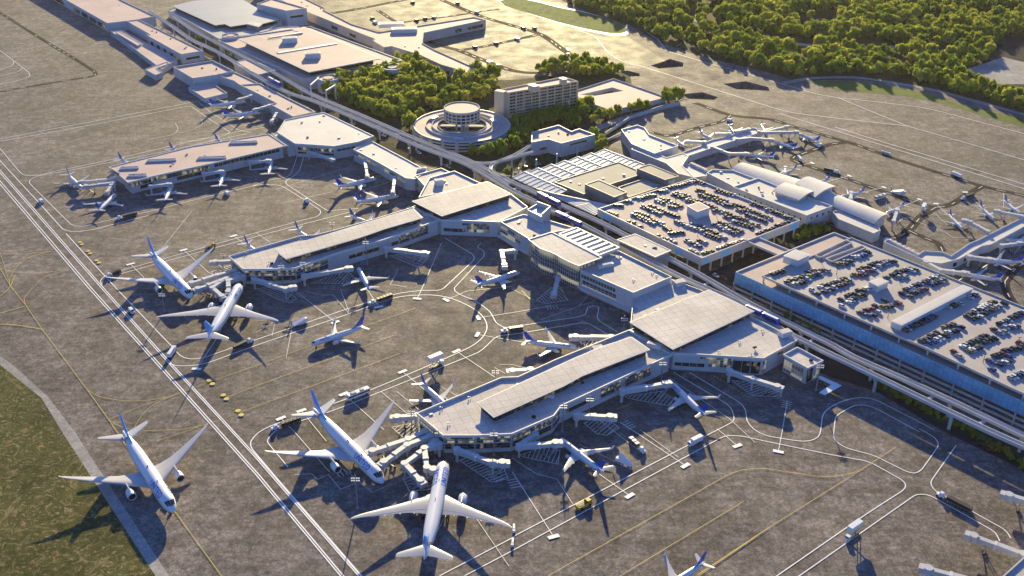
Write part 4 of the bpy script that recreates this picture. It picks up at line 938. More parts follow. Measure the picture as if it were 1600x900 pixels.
# small hatches, gullies and fans scattered on the big flat roofs
rh = random.Random(21)
for b_, z_, n_, k_ in ((C1, 8.9, 9, 5), (H1, 8.9, 9, 4), (S2, 12.2, 10, 3), (S1, 9.0, 7, 3), (S3, 10.6, 7, 3), (C2, 8.9, 9, 5), (H2, 9.4, 9, 3), (B4, 10, 8, 3), (S4, 7.9, 9, 4), (C3, 8.9, 10, 5), (H3, 9.94, 14, 6), (S5, 7.2, 8, 4), (B18, 7.6, 9, 3), (BL, 8.1, 12, 6), (BM, 8.2, 9, 5), (WH, 7.4, 30, 3), (PK, 8.1, 12, 9), (T1, 8.6, 10, 6), (T2, 7.4, 8, 3), (K1, 6.9, 10, 4), (BG, 11.26, 8, 3), (TN, 9.1, 8, 4), (ST, 9.4, 9, 3), (AN, 8.64, 4, 1)):
    q = inset(b_.pts, 3); xs = [p.x for p in q]; ys = [p.y for p in q]; done = 0
    for _ in range(400):
        p = (rh.uniform(min(xs), max(xs)), rh.uniform(min(ys), max(ys)))
        if not inside(p, q): continue
        mm = MB(); w_ = rh.uniform(.7, 1.9); mm.box(p[0], p[1], z_-.05, w_, rh.uniform(.6, 1.5), rh.uniform(.4, 1.1), rh.uniform(0, .7)); mm.build('roof_hatch', rh.choice([METAL, TRIM, DARK]), b_.root); done += 1
        if done >= k_: break
# retaining walls
def lowwall(name, label, px, h, w=.8):
    pts = P2(px); t = pts[0]; mm = MB()
    for a, e in zip(pts, pts[1:]): mm.beam((*a, h/2), (*e, h/2), w, h)
    return tag(mm.build(name, CONC, None, (*t, 0)), label, 'wall')
lowwall('retaining_wall', 'long pale retaining wall between far apron and groves', [(945,212),(985,186),(1028,171),(1062,163)], 2.5)
lowwall('retaining_wall', 'short retaining wall left of the pier hall', [(948,222),(972,210)], 2.2)
# ================================================================ elevated guideway, trains
def guideway(label, px, z=8.8, w=3.0, piers=True, step=30, side=1, t_in=0):
    pts = smooth_path([V2(p, z) for p in px], 8); t = thing('guideway', label, 'guideway', (*pts[0], 0), 'elevated guideway tracks')
    def sweep(name, prof, mat):
        R = []
        for i, p in enumerate(pts):
            d = (pts[min(i+1, len(pts)-1)]-pts[max(i-1, 0)]).normalized(); n = Vector((-d.y, d.x))
            R.append([Vector((*(p+n*x), y)) for x, y in prof])
        mm = MB(); mm.rings(R); mm.build(name, mat, t)
    sweep('beam', [(-w/2, z-1.1),(-w/2, z-.25),(w/2, z-.25),(w/2, z-1.1),(w*.3, z-1.6),(-w*.3, z-1.6)], GUIDE)
    for sx in (-1, 1): sweep('side_wall', [(sx*w/2, z-.26),(sx*w/2, z+.45),(sx*(w/2-.35), z+.45),(sx*(w/2-.3), z-.26)], GUIDE)
    for sx in (-.85, .85): sweep('rail', [(sx-.2, z-.25),(sx-.2, z-.05),(sx+.2, z-.05),(sx+.2, z-.25)], TRIM)
    if piers:
        acc = step*.5
        for i in range(len(pts)-1):
            acc += (pts[i+1]-pts[i]).length
            if acc > step:
                acc = 0; p = pts[i]; d = (pts[i+1]-pts[i]).normalized(); mm = MB(); mm.cyl(p.x, p.y, 0, z-2.2, .75, n=12)
                mm.box(p.x, p.y, z-2.4, 1.5, w*.95, .9, math.atan2(d.y, d.x), top=1.1)
                mm.build('pier', GUIDE, t, smooth=True)
    return pts
NEAR = [(230,16),(262,36),(300,62),(330,76),(362,94),(410,124),(452,145),(487,156),(560,186),(650,226),(729,256),(800,297),(852,322),(910,350),(975,385),(1060,430),(1155,473),(1215,511),(1245,527),(1315,561),(1400,602),(1545,672),(1640,714),(1760,768)]
FAR = [(272,26),(300,46),(345,70),(425,112),(487,147),(560,178),(650,217),(729,249),(800,284),(840,302),(875,319),(935,345),(1010,384),(1096,430),(1164,470),(1228,502),(1300,538),(1335,558),(1400,586),(1487,626),(1600,680),(1700,728)]
gn = guideway('near elevated guideway track in front of the garages', NEAR)
gf = guideway('far elevated guideway track running closest to the garages', FAR, step=34)
g3 = guideway('curved guideway branch swinging from the main tracks to the station hall', [(735,253),(755,255),(775,253),(800,244),(815,236),(826,229),(836,226)], w=2.6, step=26)
g4 = guideway('tight looping guideway branch beside the glass canopy', [(795,287),(778,276),(767,268),(768,259),(778,252),(800,246),(818,241),(833,237)], w=2.6, step=26)
# cross beams between the tracks
for p, q in (((1160,473),(1168,468)),((1262,537),(1272,527)),((1446,626),(1462,615)),((1525,664),(1545,653)),((800,297),(812,290)),((880,336),(893,328)),((690,240),(700,235)),((520,170),(533,164)),((1098,446),(1112,438))):
    a, e = V2(p, 8), V2(q, 8); mm = MB(); mm.beam((*a, 7.6), (*e, 7.6), 1.3, .9); tag(mm.build('cross_beam', CONC, None, (*a, 7.6)), 'concrete cross beam tying the two guideway tracks together', 'beam', 'guideway cross beams')
# portal frames by the grove
for p, q, lb in (((487,155),(497,146),'white portal frame straddling the guideway, upper of two by the grove'),((511,164),(522,157),'white portal frame straddling the guideway, lower of two by the grove')):
    a, e = V2(p, 0), V2(q, 0); mm = MB()
    for v in (a, e+(e-a)*.3): mm.box(v.x, v.y, 0, 1.2, 1.2, 11.5)
    f = e+(e-a)*.3; mm.beam((*a, 11.6), (*f, 11.6), 1.2, 1.2); tag(mm.build('portal_frame', TRIM, None, (*a, 0)), lb, 'frame')
TRAINB = plain('train_blue', (.015,.06,.42), .3, .5, var=.04); TRAINW = plain('train_white', (.72,.74,.76), .35, .5, var=.04)
def train(label, px, body, z=8.9, L_=12.0, ncar=2):
    a, e = V2(px[0], z+2), V2(px[1], z+2); d = (e-a).normalized(); rz = math.atan2(d.y, d.x); tot = (e-a).length; L_ = tot/ncar-.6
    t = thing('train', label, 'train', (*a, z), 'trains on the elevated guideway')
    for k in range(ncar):
        c = a+d*(tot*(k+.5)/ncar); T = Matrix.Translation((c.x, c.y, z)) @ Matrix.Rotation(rz, 4, 'Z'); mm = MB(T)
        prof = [(-1.3,.3),(-1.4,1.2),(-1.35,2.4),(-1.0,2.9),(1.0,2.9),(1.35,2.4),(1.4,1.2),(1.3,.3)]
        R = []
        for x, s in ((-L_/2, .82),(-L_/2+.7, 1),(L_/2-.7, 1),(L_/2, .82)): R.append([(x, y*s, .3+(zz-.3)*(s*.5+.5)) for y, zz in prof])
        mm.rings(R); cb = mm.build('carriage', body, t)
        for sy in (-1, 1): mm = MB(T); mm.box(0, sy*1.40, 1.35, L_*.82, .08, .85); mm.build('window', GLASSD, cb)
        mm = MB(T); mm.box(0, 0, 2.88, L_*.86, 1.5, .12); mm.build('roof', TRAINW, cb)
        mm = MB(T)
        for x in (-L_*.3, L_*.3): mm.box(x, 0, -.05, 1.6, 2.0, .5)
        mm.build('bogie', DARK, cb)
train('blue two car train on the guideway beside the near hall', ((1165,478),(1218,502)), TRAINB)
train('white and blue train on the guideway left of the pink garage', ((840,301),(875,318)), TRAINB)
train('white and blue train stopped behind the louvred roof frame', ((868,331),(909,350)), TRAINB)
train('distant blue train passing the large flat roofed terminal', ((419,121),(438,131)), TRAINB)
# ================================================================ aircraft
PAINT = plain('aircraft_white', (.74,.73,.72), .28, .5, var=.04); WINGP = plain('wing_light_grey', (.47,.455,.45), .35, .4, var=.06); BELLY = plain('aircraft_grey', (.52,.54,.57), .35, .5, var=.03)
def fin_mat(name, top, low, zs, pitch):
    """solid colour fin, lattice of pale stripes near its root"""
    m, nt, b = new_mat(name); tc = nd(nt, 'ShaderNodeTexCoord'); sp = nd(nt, 'ShaderNodeSeparateXYZ'); nt.links.new(tc.outputs['Object'], sp.inputs[0])
    wv = nd(nt, 'ShaderNodeTexWave', _wave_type='BANDS', _bands_direction='X'); wv.inputs['Scale'].default_value = pitch; wv.inputs['Distortion'].default_value = 0
    mp = nd(nt, 'ShaderNodeMapping'); mp.inputs['Rotation'].default_value = (0, math.radians(28), 0); nt.links.new(tc.outputs['Object'], mp.inputs[0]); nt.links.new(mp.outputs[0], wv.inputs['Vector'])
    gt = nd(nt, 'ShaderNodeMath', _operation='GREATER_THAN'); gt.inputs[1].default_value = .55; nt.links.new(wv.outputs['Fac'], gt.inputs[0])
    lt = nd(nt, 'ShaderNodeMath', _operation='LESS_THAN'); lt.inputs[1].default_value = zs; nt.links.new(sp.outputs[2], lt.inputs[0])
    mm_ = nd(nt, 'ShaderNodeMath', _operation='MULTIPLY'); nt.links.new(gt.outputs[0], mm_.inputs[0]); nt.links.new(lt.outputs[0], mm_.inputs[1])
    mx = nd(nt, 'ShaderNodeMix', _data_type='RGBA'); mx.inputs[6].default_value = (*top, 1); mx.inputs[7].default_value = (*low, 1)
    nt.links.new(mm_.outputs[0], mx.inputs[0]); nt.links.new(mx.outputs[2], b.inputs['Base Color']); b.inputs['Roughness'].default_value = .3
    return m
FIN_BIG = fin_mat('bright_blue_fin', (.03,.32,.92), (.34,.56,.88), 10.6, .55); FIN_SM = fin_mat('dark_blue_fin', (.014,.075,.46), (.25,.50,.85), 6.6, .9)
BLUEL = plain('lettering_blue', (.008,.10,.50), .35, .4, var=0); NAVY = plain('cheat_line_navy', (.02,.03,.09), .35, .4, var=0); GOLD = plain('tail_gold', (.42,.29,.07), .4, .5, var=0)
TYRE = plain('tyre_rubber', (.02,.02,.02), .9, .1, var=0); COCK = plain('cockpit_glass', (.012,.014,.02), .12, .6, var=0)
LET = {'U':[[(0,6),(0,1),(1,0),(3,0),(4,1),(4,6)]],'N':[[(0,0),(0,6)],[(0,6),(4,0)],[(4,0),(4,6)]],'I':[[(0,0),(0,6)]],'T':[[(2,0),(2,6)],[(0,6),(4,6)]],
 'E':[[(4,0),(0,0),(0,6),(4,6)],[(0,3),(3.2,3)]],'D':[[(0,0),(0,6),(2.4,6),(4,4.6),(4,1.4),(2.4,0),(0,0)]]}
def fus_at(st, x):
    for i in range(len(st)-1):
        if st[i][0] <= x <= st[i+1][0]:
            t = (x-st[i][0])/(st[i+1][0]-st[i][0]); return [st[i][k]+(st[i+1][k]-st[i][k])*t for k in range(4)]
    return st[-1]
def lettering(root, st, word, x_nose, x_tail, h, a0, side, mat):
    """raised letters wrapped on the upper flank, read from outside"""
    wd = {c: (0 if c == 'I' else 4) for c in 'UNITED'}; tot = sum(wd[c] for c in word)+2.0*(len(word)-1)
    k = (x_tail-x_nose)/tot; u0 = 0; mm = MB(); R = fus_at(st, (x_nose+x_tail)/2)[2]; v_unit = h/6.0
    def put(u, v):
        x = x_tail-u*k if side < 0 else x_nose+u*k
        r = fus_at(st, x); a = a0-v*v_unit/R
        return (-x, side*r[1]*1.012*math.sin(a), r[3]+r[2]*1.012*math.cos(a))
    for c in word:
        for ln in LET[c]:
            for (x0, y0), (x1, y1) in zip(ln, ln[1:]):
                n = 5; dx, dy = x1-x0, y1-y0; L_ = math.hypot(dx, dy); nx, ny = -dy/L_*.6, dx/L_*.6; ex, ey = dx/L_*.3, dy/L_*.3
                vs = []
                for q in range(n+1):
                    t = q/n; x = x0-ex+(dx+2*ex)*t; y = y0-ey+(dy+2*ey)*t
                    vs += [put(u0+x+nx, y+ny), put(u0+x-nx, y-ny)]
                mm.add(vs, [(2*q, 2*q+1, 2*q+3, 2*q+2) for q in range(n)])
        u0 += wd[c]+2.0
    return mm.build('lettering', mat, root)
def airfoil(xl, xt, y, z, t, sg):
    ch = xt-xl
    return [(-(xl+ch*f), sg*y, z+t*g_) for f, g_ in ((0,0),(.04,.30),(.15,.52),(.4,.58),(.7,.34),(1,.04),(1,-.02),(.7,-.22),(.4,-.42),(.15,-.42),(.04,-.26))]
def vfoil(xl, xt, z, t):
    ch = xt-xl
    return [(-(xl+ch*f), t*g_, z) for f, g_ in ((0,0),(.06,.35),(.25,.5),(.6,.36),(1,.04),(1,-.04),(.6,-.36),(.25,-.5),(.06,-.35))]
def airliner(big):
    root = thing('wide_body_jet' if big else 'narrow_body_jet', 'jet', 'airplane')
    if big:
        st = [(0,.12,.12,4.55),(.4,.75,.70,4.6),(1.2,1.35,1.30,4.72),(2.4,1.95,1.95,4.92),(4,2.45,2.5,5.15),(6,2.78,2.82,5.33),(9,2.95,2.97,5.4),(16,2.95,2.97,5.4),(30,2.95,2.97,5.4),(38,2.93,2.95,5.42),(43,2.75,2.72,5.62),(48,2.3,2.2,6.0),(53,1.6,1.5,6.35),(57,.95,.9,6.6),(59.6,.45,.45,6.75),(60.4,.12,.14,6.8)]
        wing = [(0,18.5,33,3.7,2.2),(2.9,20.3,32.6,4.0,1.7),(6,22.8,32.6,4.35,1.2),(10.5,26.4,33.4,4.9,.85),(16,30.4,35.6,5.7,.6),(22,34.6,38.3,6.7,.42),(27.5,38.6,40.8,7.7,.26),(29.8,40.6,42.0,8.1,.16),(31.2,42.4,43.1,8.35,.06)]
        tail = [(0,51.5,58.2,6.6,1.0),(1.4,52.5,58.4,6.75,.8),(10.0,58.2,60.6,7.5,.25),(10.5,59.0,60.7,7.55,.1)]
        fin = [(46.5,58.0,8.0,.7),(51.2,58.5,9.6,.7),(57.6,61.2,16.2,.35),(58.6,61.4,17.0,.15)]
        eng = [(9.9, 19.6, 25.2, 3.05, 1.72)]; FIN = FIN_BIG
    else:
        st = [(0,.1,.1,2.95),(.3,.5,.45,3.0),(1.0,.95,.95,3.1),(2.2,1.45,1.5,3.3),(3.8,1.78,1.85,3.45),(6,1.9,2.0,3.5),(14,1.9,2.0,3.5),(25,1.9,2.0,3.5),(29,1.75,1.8,3.65),(33,1.25,1.3,4.05),(36.5,.65,.75,4.45),(38.6,.28,.35,4.7),(39.3,.1,.15,4.75)]
        wing = [(0,13,21.5,2.4,1.3),(1.9,14.2,21.2,2.6,1.1),(5.6,17.0,21.6,3.0,.7),(11,20.6,23.6,3.6,.4),(16.8,24.6,26.4,4.25,.2)]
        tail = [(0,34.2,38.2,4.8,.6),(.7,34.6,38.3,4.85,.5),(7.0,38.2,39.9,5.5,.15)]
        fin = [(29.0,37.4,5.4,.45),(32.6,37.9,6.6,.45),(36.9,39.9,11.6,.22),(37.5,40.0,12.3,.1)]
        eng = [(4.9, 13.6, 17.6, 1.75, .98)]; FIN = FIN_SM
    n = 24; mm = MB(); R = []
    for x, ry, rz, zc in st: R.append([(-x, ry*math.sin(2*math.pi*k/n), zc+rz*math.cos(2*math.pi*k/n)) for k in range(n)])
    nb = len(mm.f); mm.rings(R)
    for i in range(len(st)-1):
        for k in range(n):
            if 8 <= k <= 15: mm.m[i*n+k] = 1
    fz = mm.build('fuselage', [PAINT, BELLY], root, smooth='all')
    def strip(name, x0, x1, a, da, mat, parent, lift=1.008, step=1.5):
        for sg in (-1, 1):
            mm = MB(); c = max(2, int((x1-x0)/step)); vs = []
            for q in range(c+1):
                x = x0+(x1-x0)*q/c; r = fus_at(st, x)
                for aa in (a-da, a+da): vs.append((-x, sg*r[1]*lift*math.sin(aa), r[3]+r[2]*lift*math.cos(aa)))
            mm.add(vs, [(2*q, 2*q+1, 2*q+3, 2*q+2) for q in range(c)]); mm.build(name, mat, parent)
    Lf = st[-1][0]
    strip('window_row', Lf*.13, Lf*.80, math.radians(78), .035 if big else .04, GLASSD, fz)
    strip('cheat_line', Lf*.05, Lf*.90, math.radians(112), .04, NAVY, fz)
    if big:
        mm = MB(); R = []
        for x in (50.6, 51.4, 51.9):
            r = fus_at(st, x); R.append([(-(x+1.6*math.cos(2*math.pi*k/n)), r[1]*1.02*math.sin(2*math.pi*k/n), r[3]+r[2]*1.02*math.cos(2*math.pi*k/n)) for k in range(n)])
        mm.rings(R, cap=False); mm.build('tail_stripe', GOLD, root)
        for sd in (-1, 1): lettering(root, st, 'UNITED', 8.2, 19.0, 2.2, math.radians(62), sd, BLUEL)
    else:
        for sd in (-1, 1): lettering(root, st, 'UNITED', 6.6, 12.8, 1.1, math.radians(58), sd, BLUEL)
    # cockpit windows
    xs = (1.7, 3.9) if big else (1.0, 2.5)
    for sg in (-1, 1):
        for a0, a1 in ((.04,.42),(.48,.86)):
            mm = MB(); vs = []
            for qx in range(5):
                for qa in range(4):
                    x = xs[0]+(xs[1]-xs[0])*qx/4; aa = a0+(a1-a0)*qa/3
                    xx = x+(aa-.2)*(.9 if big else .6); r = fus_at(st, xx); vs.append((-xx, sg*r[1]*1.03*math.sin(aa), r[3]+r[2]*1.03*math.cos(aa)))
            mm.add(vs, [(i*4+j, i*4+j+1, i*4+j+5, i*4+j+4) for i in range(4) for j in range(3)]); mm.build('cockpit_window', COCK, fz)
    mm = MB(); mm.box(-Lf*.47, 0, st[8][3]+st[8][2]-.1 if big else 5.4, 1.2, .25, .45); mm.box(-Lf*.28, 0, (8.25 if big else 5.4), .8, .2, .4); mm.build('antenna', NAVY, fz)
    for sg in (-1, 1):
        mm = MB(); mm.rings([airfoil(xl, xt, y, z, t, sg) for y, xl, xt, z, t in wing]); w_ = mm.build('wing', WINGP, root, smooth=True)
        mm = MB()   # flap track fairings, panel line
        for f in ((.25,.42,.6) if big else (.4,.62)):
            yy = f*wing[-1][0]
            for i in range(len(wing)-1):
                if wing[i][0] <= yy <= wing[i+1][0]:
                    t = (yy-wing[i][0])/(wing[i+1][0]-wing[i][0]); xt = wing[i][2]+(wing[i+1][2]-wing[i][2])*t; zz = wing[i][3]+(wing[i+1][3]-wing[i][3])*t
            mm.beam((-(xt-2.4), sg*yy, zz-.35), (-(xt+.45), sg*yy, zz-.12), .32, .36)
        mm.build('flap_fairing', WINGP, w_)
        mm = MB(); vs = []
        for y, xl, xt, z, t in wing[1:-2] if big else wing[1:-1]:
            xx = xl+(xt-xl)*.76; vs += [(-xx, sg*y, z+t*.31+.03), (-(xx+.22), sg*y, z+t*.29+.03)]
        mm.add(vs, [(2*q, 2*q+1, 2*q+3, 2*q+2) for q in range(len(vs)//2-1)]); mm.build('flap_gap', BELLY, w_)
        if not big:
            mm = MB(); a = wing[-1]
            R = [airfoil(a[1], a[2], a[0], a[3], a[4], sg)]
            for dy, dz, dx, ch in ((.45,.5,.5,1.5),(.75,1.6,1.2,1.0),(.95,2.7,2.0,.55)):
                R.append([(-(a[1]+dx+ch*f), sg*(a[0]+dy+g_*.12), a[3]+dz) for f, g_ in ((0,0),(.04,.3),(.15,.52),(.4,.58),(.7,.34),(1,.04),(1,-.02),(.7,-.22),(.4,-.42),(.15,-.42),(.04,-.26))])
            mm.rings(R); mm.build('winglet', PAINT, w_, smooth=True)
        mm = MB(); mm.rings([airfoil(xl, xt, y, z, t, sg) for y, xl, xt, z, t in tail]); mm.build('tailplane', WINGP, root, smooth=True)
        for ey, x0, x1, ez, er in eng:
            L_ = x1-x0; mm = MB(); R = []
            for f, rr in ((.05,.80),(0,.93),(.05,1.0),(.3,1.04),(.6,.98),(.8,.82),(.8,.62),(1.0,.42),(1.06,.08)):
                R.append([(-(x0+L_*f), sg*ey+er*rr*math.cos(2*math.pi*k/20), ez+er*rr*math.sin(2*math.pi*k/20)) for k in range(20)])
            mm.rings(R, cap=False); e_ = mm.build('engine', PAINT, root, smooth=True)
            mm = MB(); mm.xcyl(-(x0+L_*.16), -(x0+L_*.10), sg*ey, ez, er*.88, 20); mm.build('fan', COCK, e_)
            mm = MB(); mm.rings([[(-(x0+L_*(f)), sg*ey+er*.97*q*math.cos(2*math.pi*k/20), ez+er*.97*q*math.sin(2*math.pi*k/20)) for k in range(20)] for f, q in ((-.005,.90),(-.015,.96),(.01,1.03))], cap=False); mm.build('intake_lip', METAL, e_, smooth=True)
            mm = MB(); mm.beam((-(x0+L_*.35), sg*ey, ez+er+.15), (-(x1+1.2), sg*ey, ez+er*1.25), .4, er*.7); mm.build('pylon', PAINT, e_)
    mm = MB(); mm.rings([vfoil(*f) for f in fin]); mm.build('tail_fin', FIN, root, smooth=True)
    gx = (5.4, 30.2, 4.9) if big else (3.9, 19.6, 2.9); wr = .62 if big else .48
    mm = MB(); mm.cyl(-gx[0], 0, wr, 3.2 if big else 2.2, .16, n=8); g_ = mm.build('nose_gear', METAL, root)
    for y0 in (-.5, .15): mm = MB(); mm.ycyl(-gx[0], y0, y0+.35, wr*.8, wr*.8, 12); mm.build('wheel', TYRE, g_)
    for sg in (-1, 1):
        mm = MB(); mm.cyl(-gx[1], sg*gx[2], wr, 4.0 if big else 2.6, .25, n=8); g_ = mm.build('main_gear', METAL, root)
        for dx in ((-.8,.8) if big else (0,)):
            for dy in (-.55, .2): mm = MB(); mm.ycyl(-gx[1]+dx, sg*gx[2]+dy, sg*gx[2]+dy+.4, wr, wr, 12); mm.build('wheel', TYRE, g_)
    return root
BIG = [
 ((-130.63,314.85,-0.94), 'white wide body jet with bright blue tail taxiing alone beside the lower left grass'),
 ((-51.24,333.82,-0.92), 'white wide body jet nosed to the left bridges of the near concourse tip'),
 ((-27.28,348.2,1.51), 'white wide body jet seen from behind, nose up to the near concourse at the bottom'),
 ((-146.85,497.79,1.53), 'white wide body jet seen from behind, nose up to the middle concourse tip'),
 ((-169.84,483.5,-0.92), 'white wide body jet with tall blue fin left of the middle concourse tip')]
pb = airliner(True)
for k, ((x, y, h), lb) in enumerate(BIG):
    if k == 0: o = pb; o.location = (x, y, 0); o.rotation_euler = (0,0,h); o['label'] = lb; o['group'] = 'wide body jets'
    else: dup(pb, (x, y, 0), h, 1.0, lb, 'wide body jets')
SM = [
 ((4.1,520.6,.632,.76),'small white jet with blue tail parked free on the middle apron near the glass lobby'),
 ((34.0,441.3,-.175,.72),'small jet with white nose parked against the far side of the near concourse'),
 ((-25.9,386.3,-.942,.70),'small jet half hidden behind the left roof edge of the near concourse'),
 ((75.1,411.8,1.987,.78),'small jet in shade, nosed to the bridge under the near hall'),
 ((-87.2,523.6,1.937,.74),'small jet in the shade below the middle concourse'),
 ((-91.7,651.8,.614,.76),'farther of two small jets nosed to the long white roofed wing'),
 ((-74.1,624.0,.451,.74),'nearer of two small jets nosed to the long white roofed wing'),
 ((-80.5,576.4,-.636,.66),'small jet behind the middle concourse, closest to its hall'),
 ((-113.5,550.3,-.873,.70),'small jet behind the middle concourse, mid length of it'),
 ((-139.1,531.0,-.849,.70),'small jet behind the left tip of the middle concourse'),
 ((-281.9,629.5,-.907,.70),'small jet at the left tip bridges of the far left concourse'),
 ((-256.4,621.3,1.505,.74),'small jet seen from behind below the left tip of the far left concourse'),
 ((-225.1,638.2,1.693,.74),'leftmost of three small jets nosed straight to the front of the far left concourse'),
 ((-196.2,661.3,1.693,.74),'middle of three small jets nosed straight to the front of the far left concourse'),
 ((-168.2,681.8,1.679,.72),'rightmost of three small jets nosed straight to the front of the far left concourse'),
 ((-253.0,663.5,-.645,.66),'leftmost of three small jets behind the far left concourse'),
 ((-224.7,685.5,-.645,.64),'middle of three small jets behind the far left concourse'),
 ((-197.3,704.0,-.648,.64),'rightmost of three small jets behind the far left concourse'),
 ((-214.4,805.8,.557,.74),'farther small jet of the pair by the narrow upper left wing'),
 ((-197.6,779.6,.382,.72),'nearer small jet of the pair by the narrow upper left wing'),
 ((124.9,717.1,-1.25,.50),'leftmost small jet behind the long thin far pier'),
 ((149.0,730.8,-1.053,.52),'second small jet from the left behind the long thin far pier'),
 ((166.2,743.9,-1.477,.54),'third small jet from the left behind the long thin far pier'),
 ((189.6,749.1,-1.582,.48),'small jet facing the camera off the right end of the thin far pier'),
 ((213.6,749.1,2.117,.56),'small jet at the longest bridge right of the thin far pier'),
 ((191.3,732.3,2.281,.54),'small jet at the middle bridge in front of the thin far pier'),
 ((164.9,705.1,2.858,.54),'small jet at the lowest bridge in front of the thin far pier'),
 ((180.3,667.1,-2.531,.50),'leftmost small jet above the vaulted terminal roofs'),
 ((199.2,651.8,-2.601,.48),'small jet half hidden behind the open gable vault roof'),
 ((213.9,631.7,-2.722,.52),'small jet beside the lower right barrel vault, with a white bus near it'),
 ((235.7,606.0,-2.492,.52),'small jet off the right end of the lower right barrel vault'),
 ((277.1,583.8,-1.51,.54),'left one of two small jets nosed down to the bent white pier'),
 ((302.5,597.9,-1.471,.54),'right one of two small jets nosed down to the bent white pier'),
 ((251.3,526.6,2.771,.62),'jet parked below the bent white pier, nose to the garage'),
 ((270.1,543.2,2.984,.64),'jet below the bent white pier, tail cut by the right frame edge'),
 ((322.5,607.0,-1.45,.54),'jet at the right frame edge with only its left wing in view'),
 ((296,570.5,2.95,.60),'jet at the right frame edge under the bent pier, nose only in view'),
 ((51.9,275.9,-2.475,.68),'jet cut by the bottom frame edge with dark blue tail and raised wing tip'),
 ((-99.6,441.5,-2.536,.76),'small jet with dark blue tail taxiing free on the middle apron'),
 ((20.7,367.7,2.212,.78),'small jet in shade at the lower bridge of the near concourse')]
ps = airliner(False)
for k, ((x, y, h, s), lb) in enumerate(SM):
    if k == 0: o = ps; o.location = (x, y, 0); o.rotation_euler = (0,0,h); o.scale = (s,s,s); o['label'] = lb; o['group'] = 'small jets'
    else: dup(ps, (x, y, 0), h, s, lb, 'small jets')
# ================================================================ jet bridges
BRW = tiled('jet_bridge_panels', (.52,.52,.52), 0, (2.4, 9), .86, rough=.45, spec=.4, var=.04, stain=.06)
def bridge(px, lb, z=4.6, s=1.0):
    P = [V2(p, z+1.2) for p in px]; t = thing('jet_bridge', lb, 'jet bridge', (*P[0], 0), 'jet bridges')
    w, h = 2.7*s, 2.7*s
    mm = MB(); mm.cyl(*P[0], z-.3, z+h+.2, 2.0*s, n=14); mm.cyl(*P[0], 0, z-.3, .8*s, n=10); mm.build('rotunda', BRW, t, smooth=True)
    for i in range(len(P)-1):
        a, e = P[i], P[i+1]; d = (e-a); L_ = d.length; d.normalize(); last = i == len(P)-2
        if L_ > 12:
            k = .52; mm = MB(); b_ = a+d*(L_*k)
            mm.beam((*a, z+h/2), (*(b_+d*1.0), z+h/2), w, h); mm.build('tunnel', BRW, t)
            mm = MB(); mm.beam((*b_, z+h/2-.1), (*e, z+h/2-.1), w*.88, h*.88); mm.build('tunnel', BRW, t)
            n = Vector((-d.y, d.x)); mm = MB(); q = b_+d*.5; mm.beam((*(q-n*(w*.55)), z+h/2), (*(q+n*(w*.55)), z+h/2), 1.0, h*1.08); mm.build('collar', TRIM, t)
        else:
            mm = MB(); mm.beam((*a, z+h/2), (*e, z+h/2), w*.95, h*.95); mm.build('tunnel', BRW, t)
        if not last: mm = MB(); mm.cyl(*e, z-.2, z+h+.1, 1.9*s, n=14); mm.cyl(*e, 0, z-.2, .5*s, n=8); mm.build('rotunda', BRW, t, smooth=True)
    a, e = P[-2], P[-1]; d = (e-a).normalized(); n = Vector((-d.y, d.x)); mm = MB()
    mm.cyl(*e, z-.25, z+h+.15, 2.05*s, n=14); q = e+d*(2.2*s); mm.box(q.x, q.y, z-.15, 3.0*s, 3.6*s, h*1.0, math.atan2(d.y, d.x)); cb = mm.build('cab', BRW, t)
    q = e+d*(3.72*s); mm = MB(); mm.box(q.x, q.y, z, .2, 2.8*s, h*.8, math.atan2(d.y, d.x)); mm.build('door_bellows', METAL, cb)
    L_ = (e-a).length; q = e-d*min(6*s, L_*.4)
    mm = MB()
    for sg in (-1, 1): v = q+n*(sg*1.3*s); mm.cyl(v.x, v.y, .6, z, .22*s, n=8)
    mm.beam((*(q-n*1.6*s), 1.0), (*(q+n*1.6*s), 1.0), .5, .4); g_ = mm.build('support_leg', METAL, t)
    for sg in (-1, 1):
        T = Matrix.Translation((*(q+n*(sg*1.3*s)), 0)) @ Matrix.Rotation(math.atan2(d.y, d.x), 4, 'Z'); mm = MB(T); mm.ycyl(0, -.3, .3, .5, .5, 10); mm.build('wheel', TYRE, g_)
    v = e-n*(2.6*s); v2 = v-d*(4.5*s); mm = MB(); mm.beam((*v, z-.2), (*v2, .3), 1.0, .25); mm.build('stairs', METAL, t)
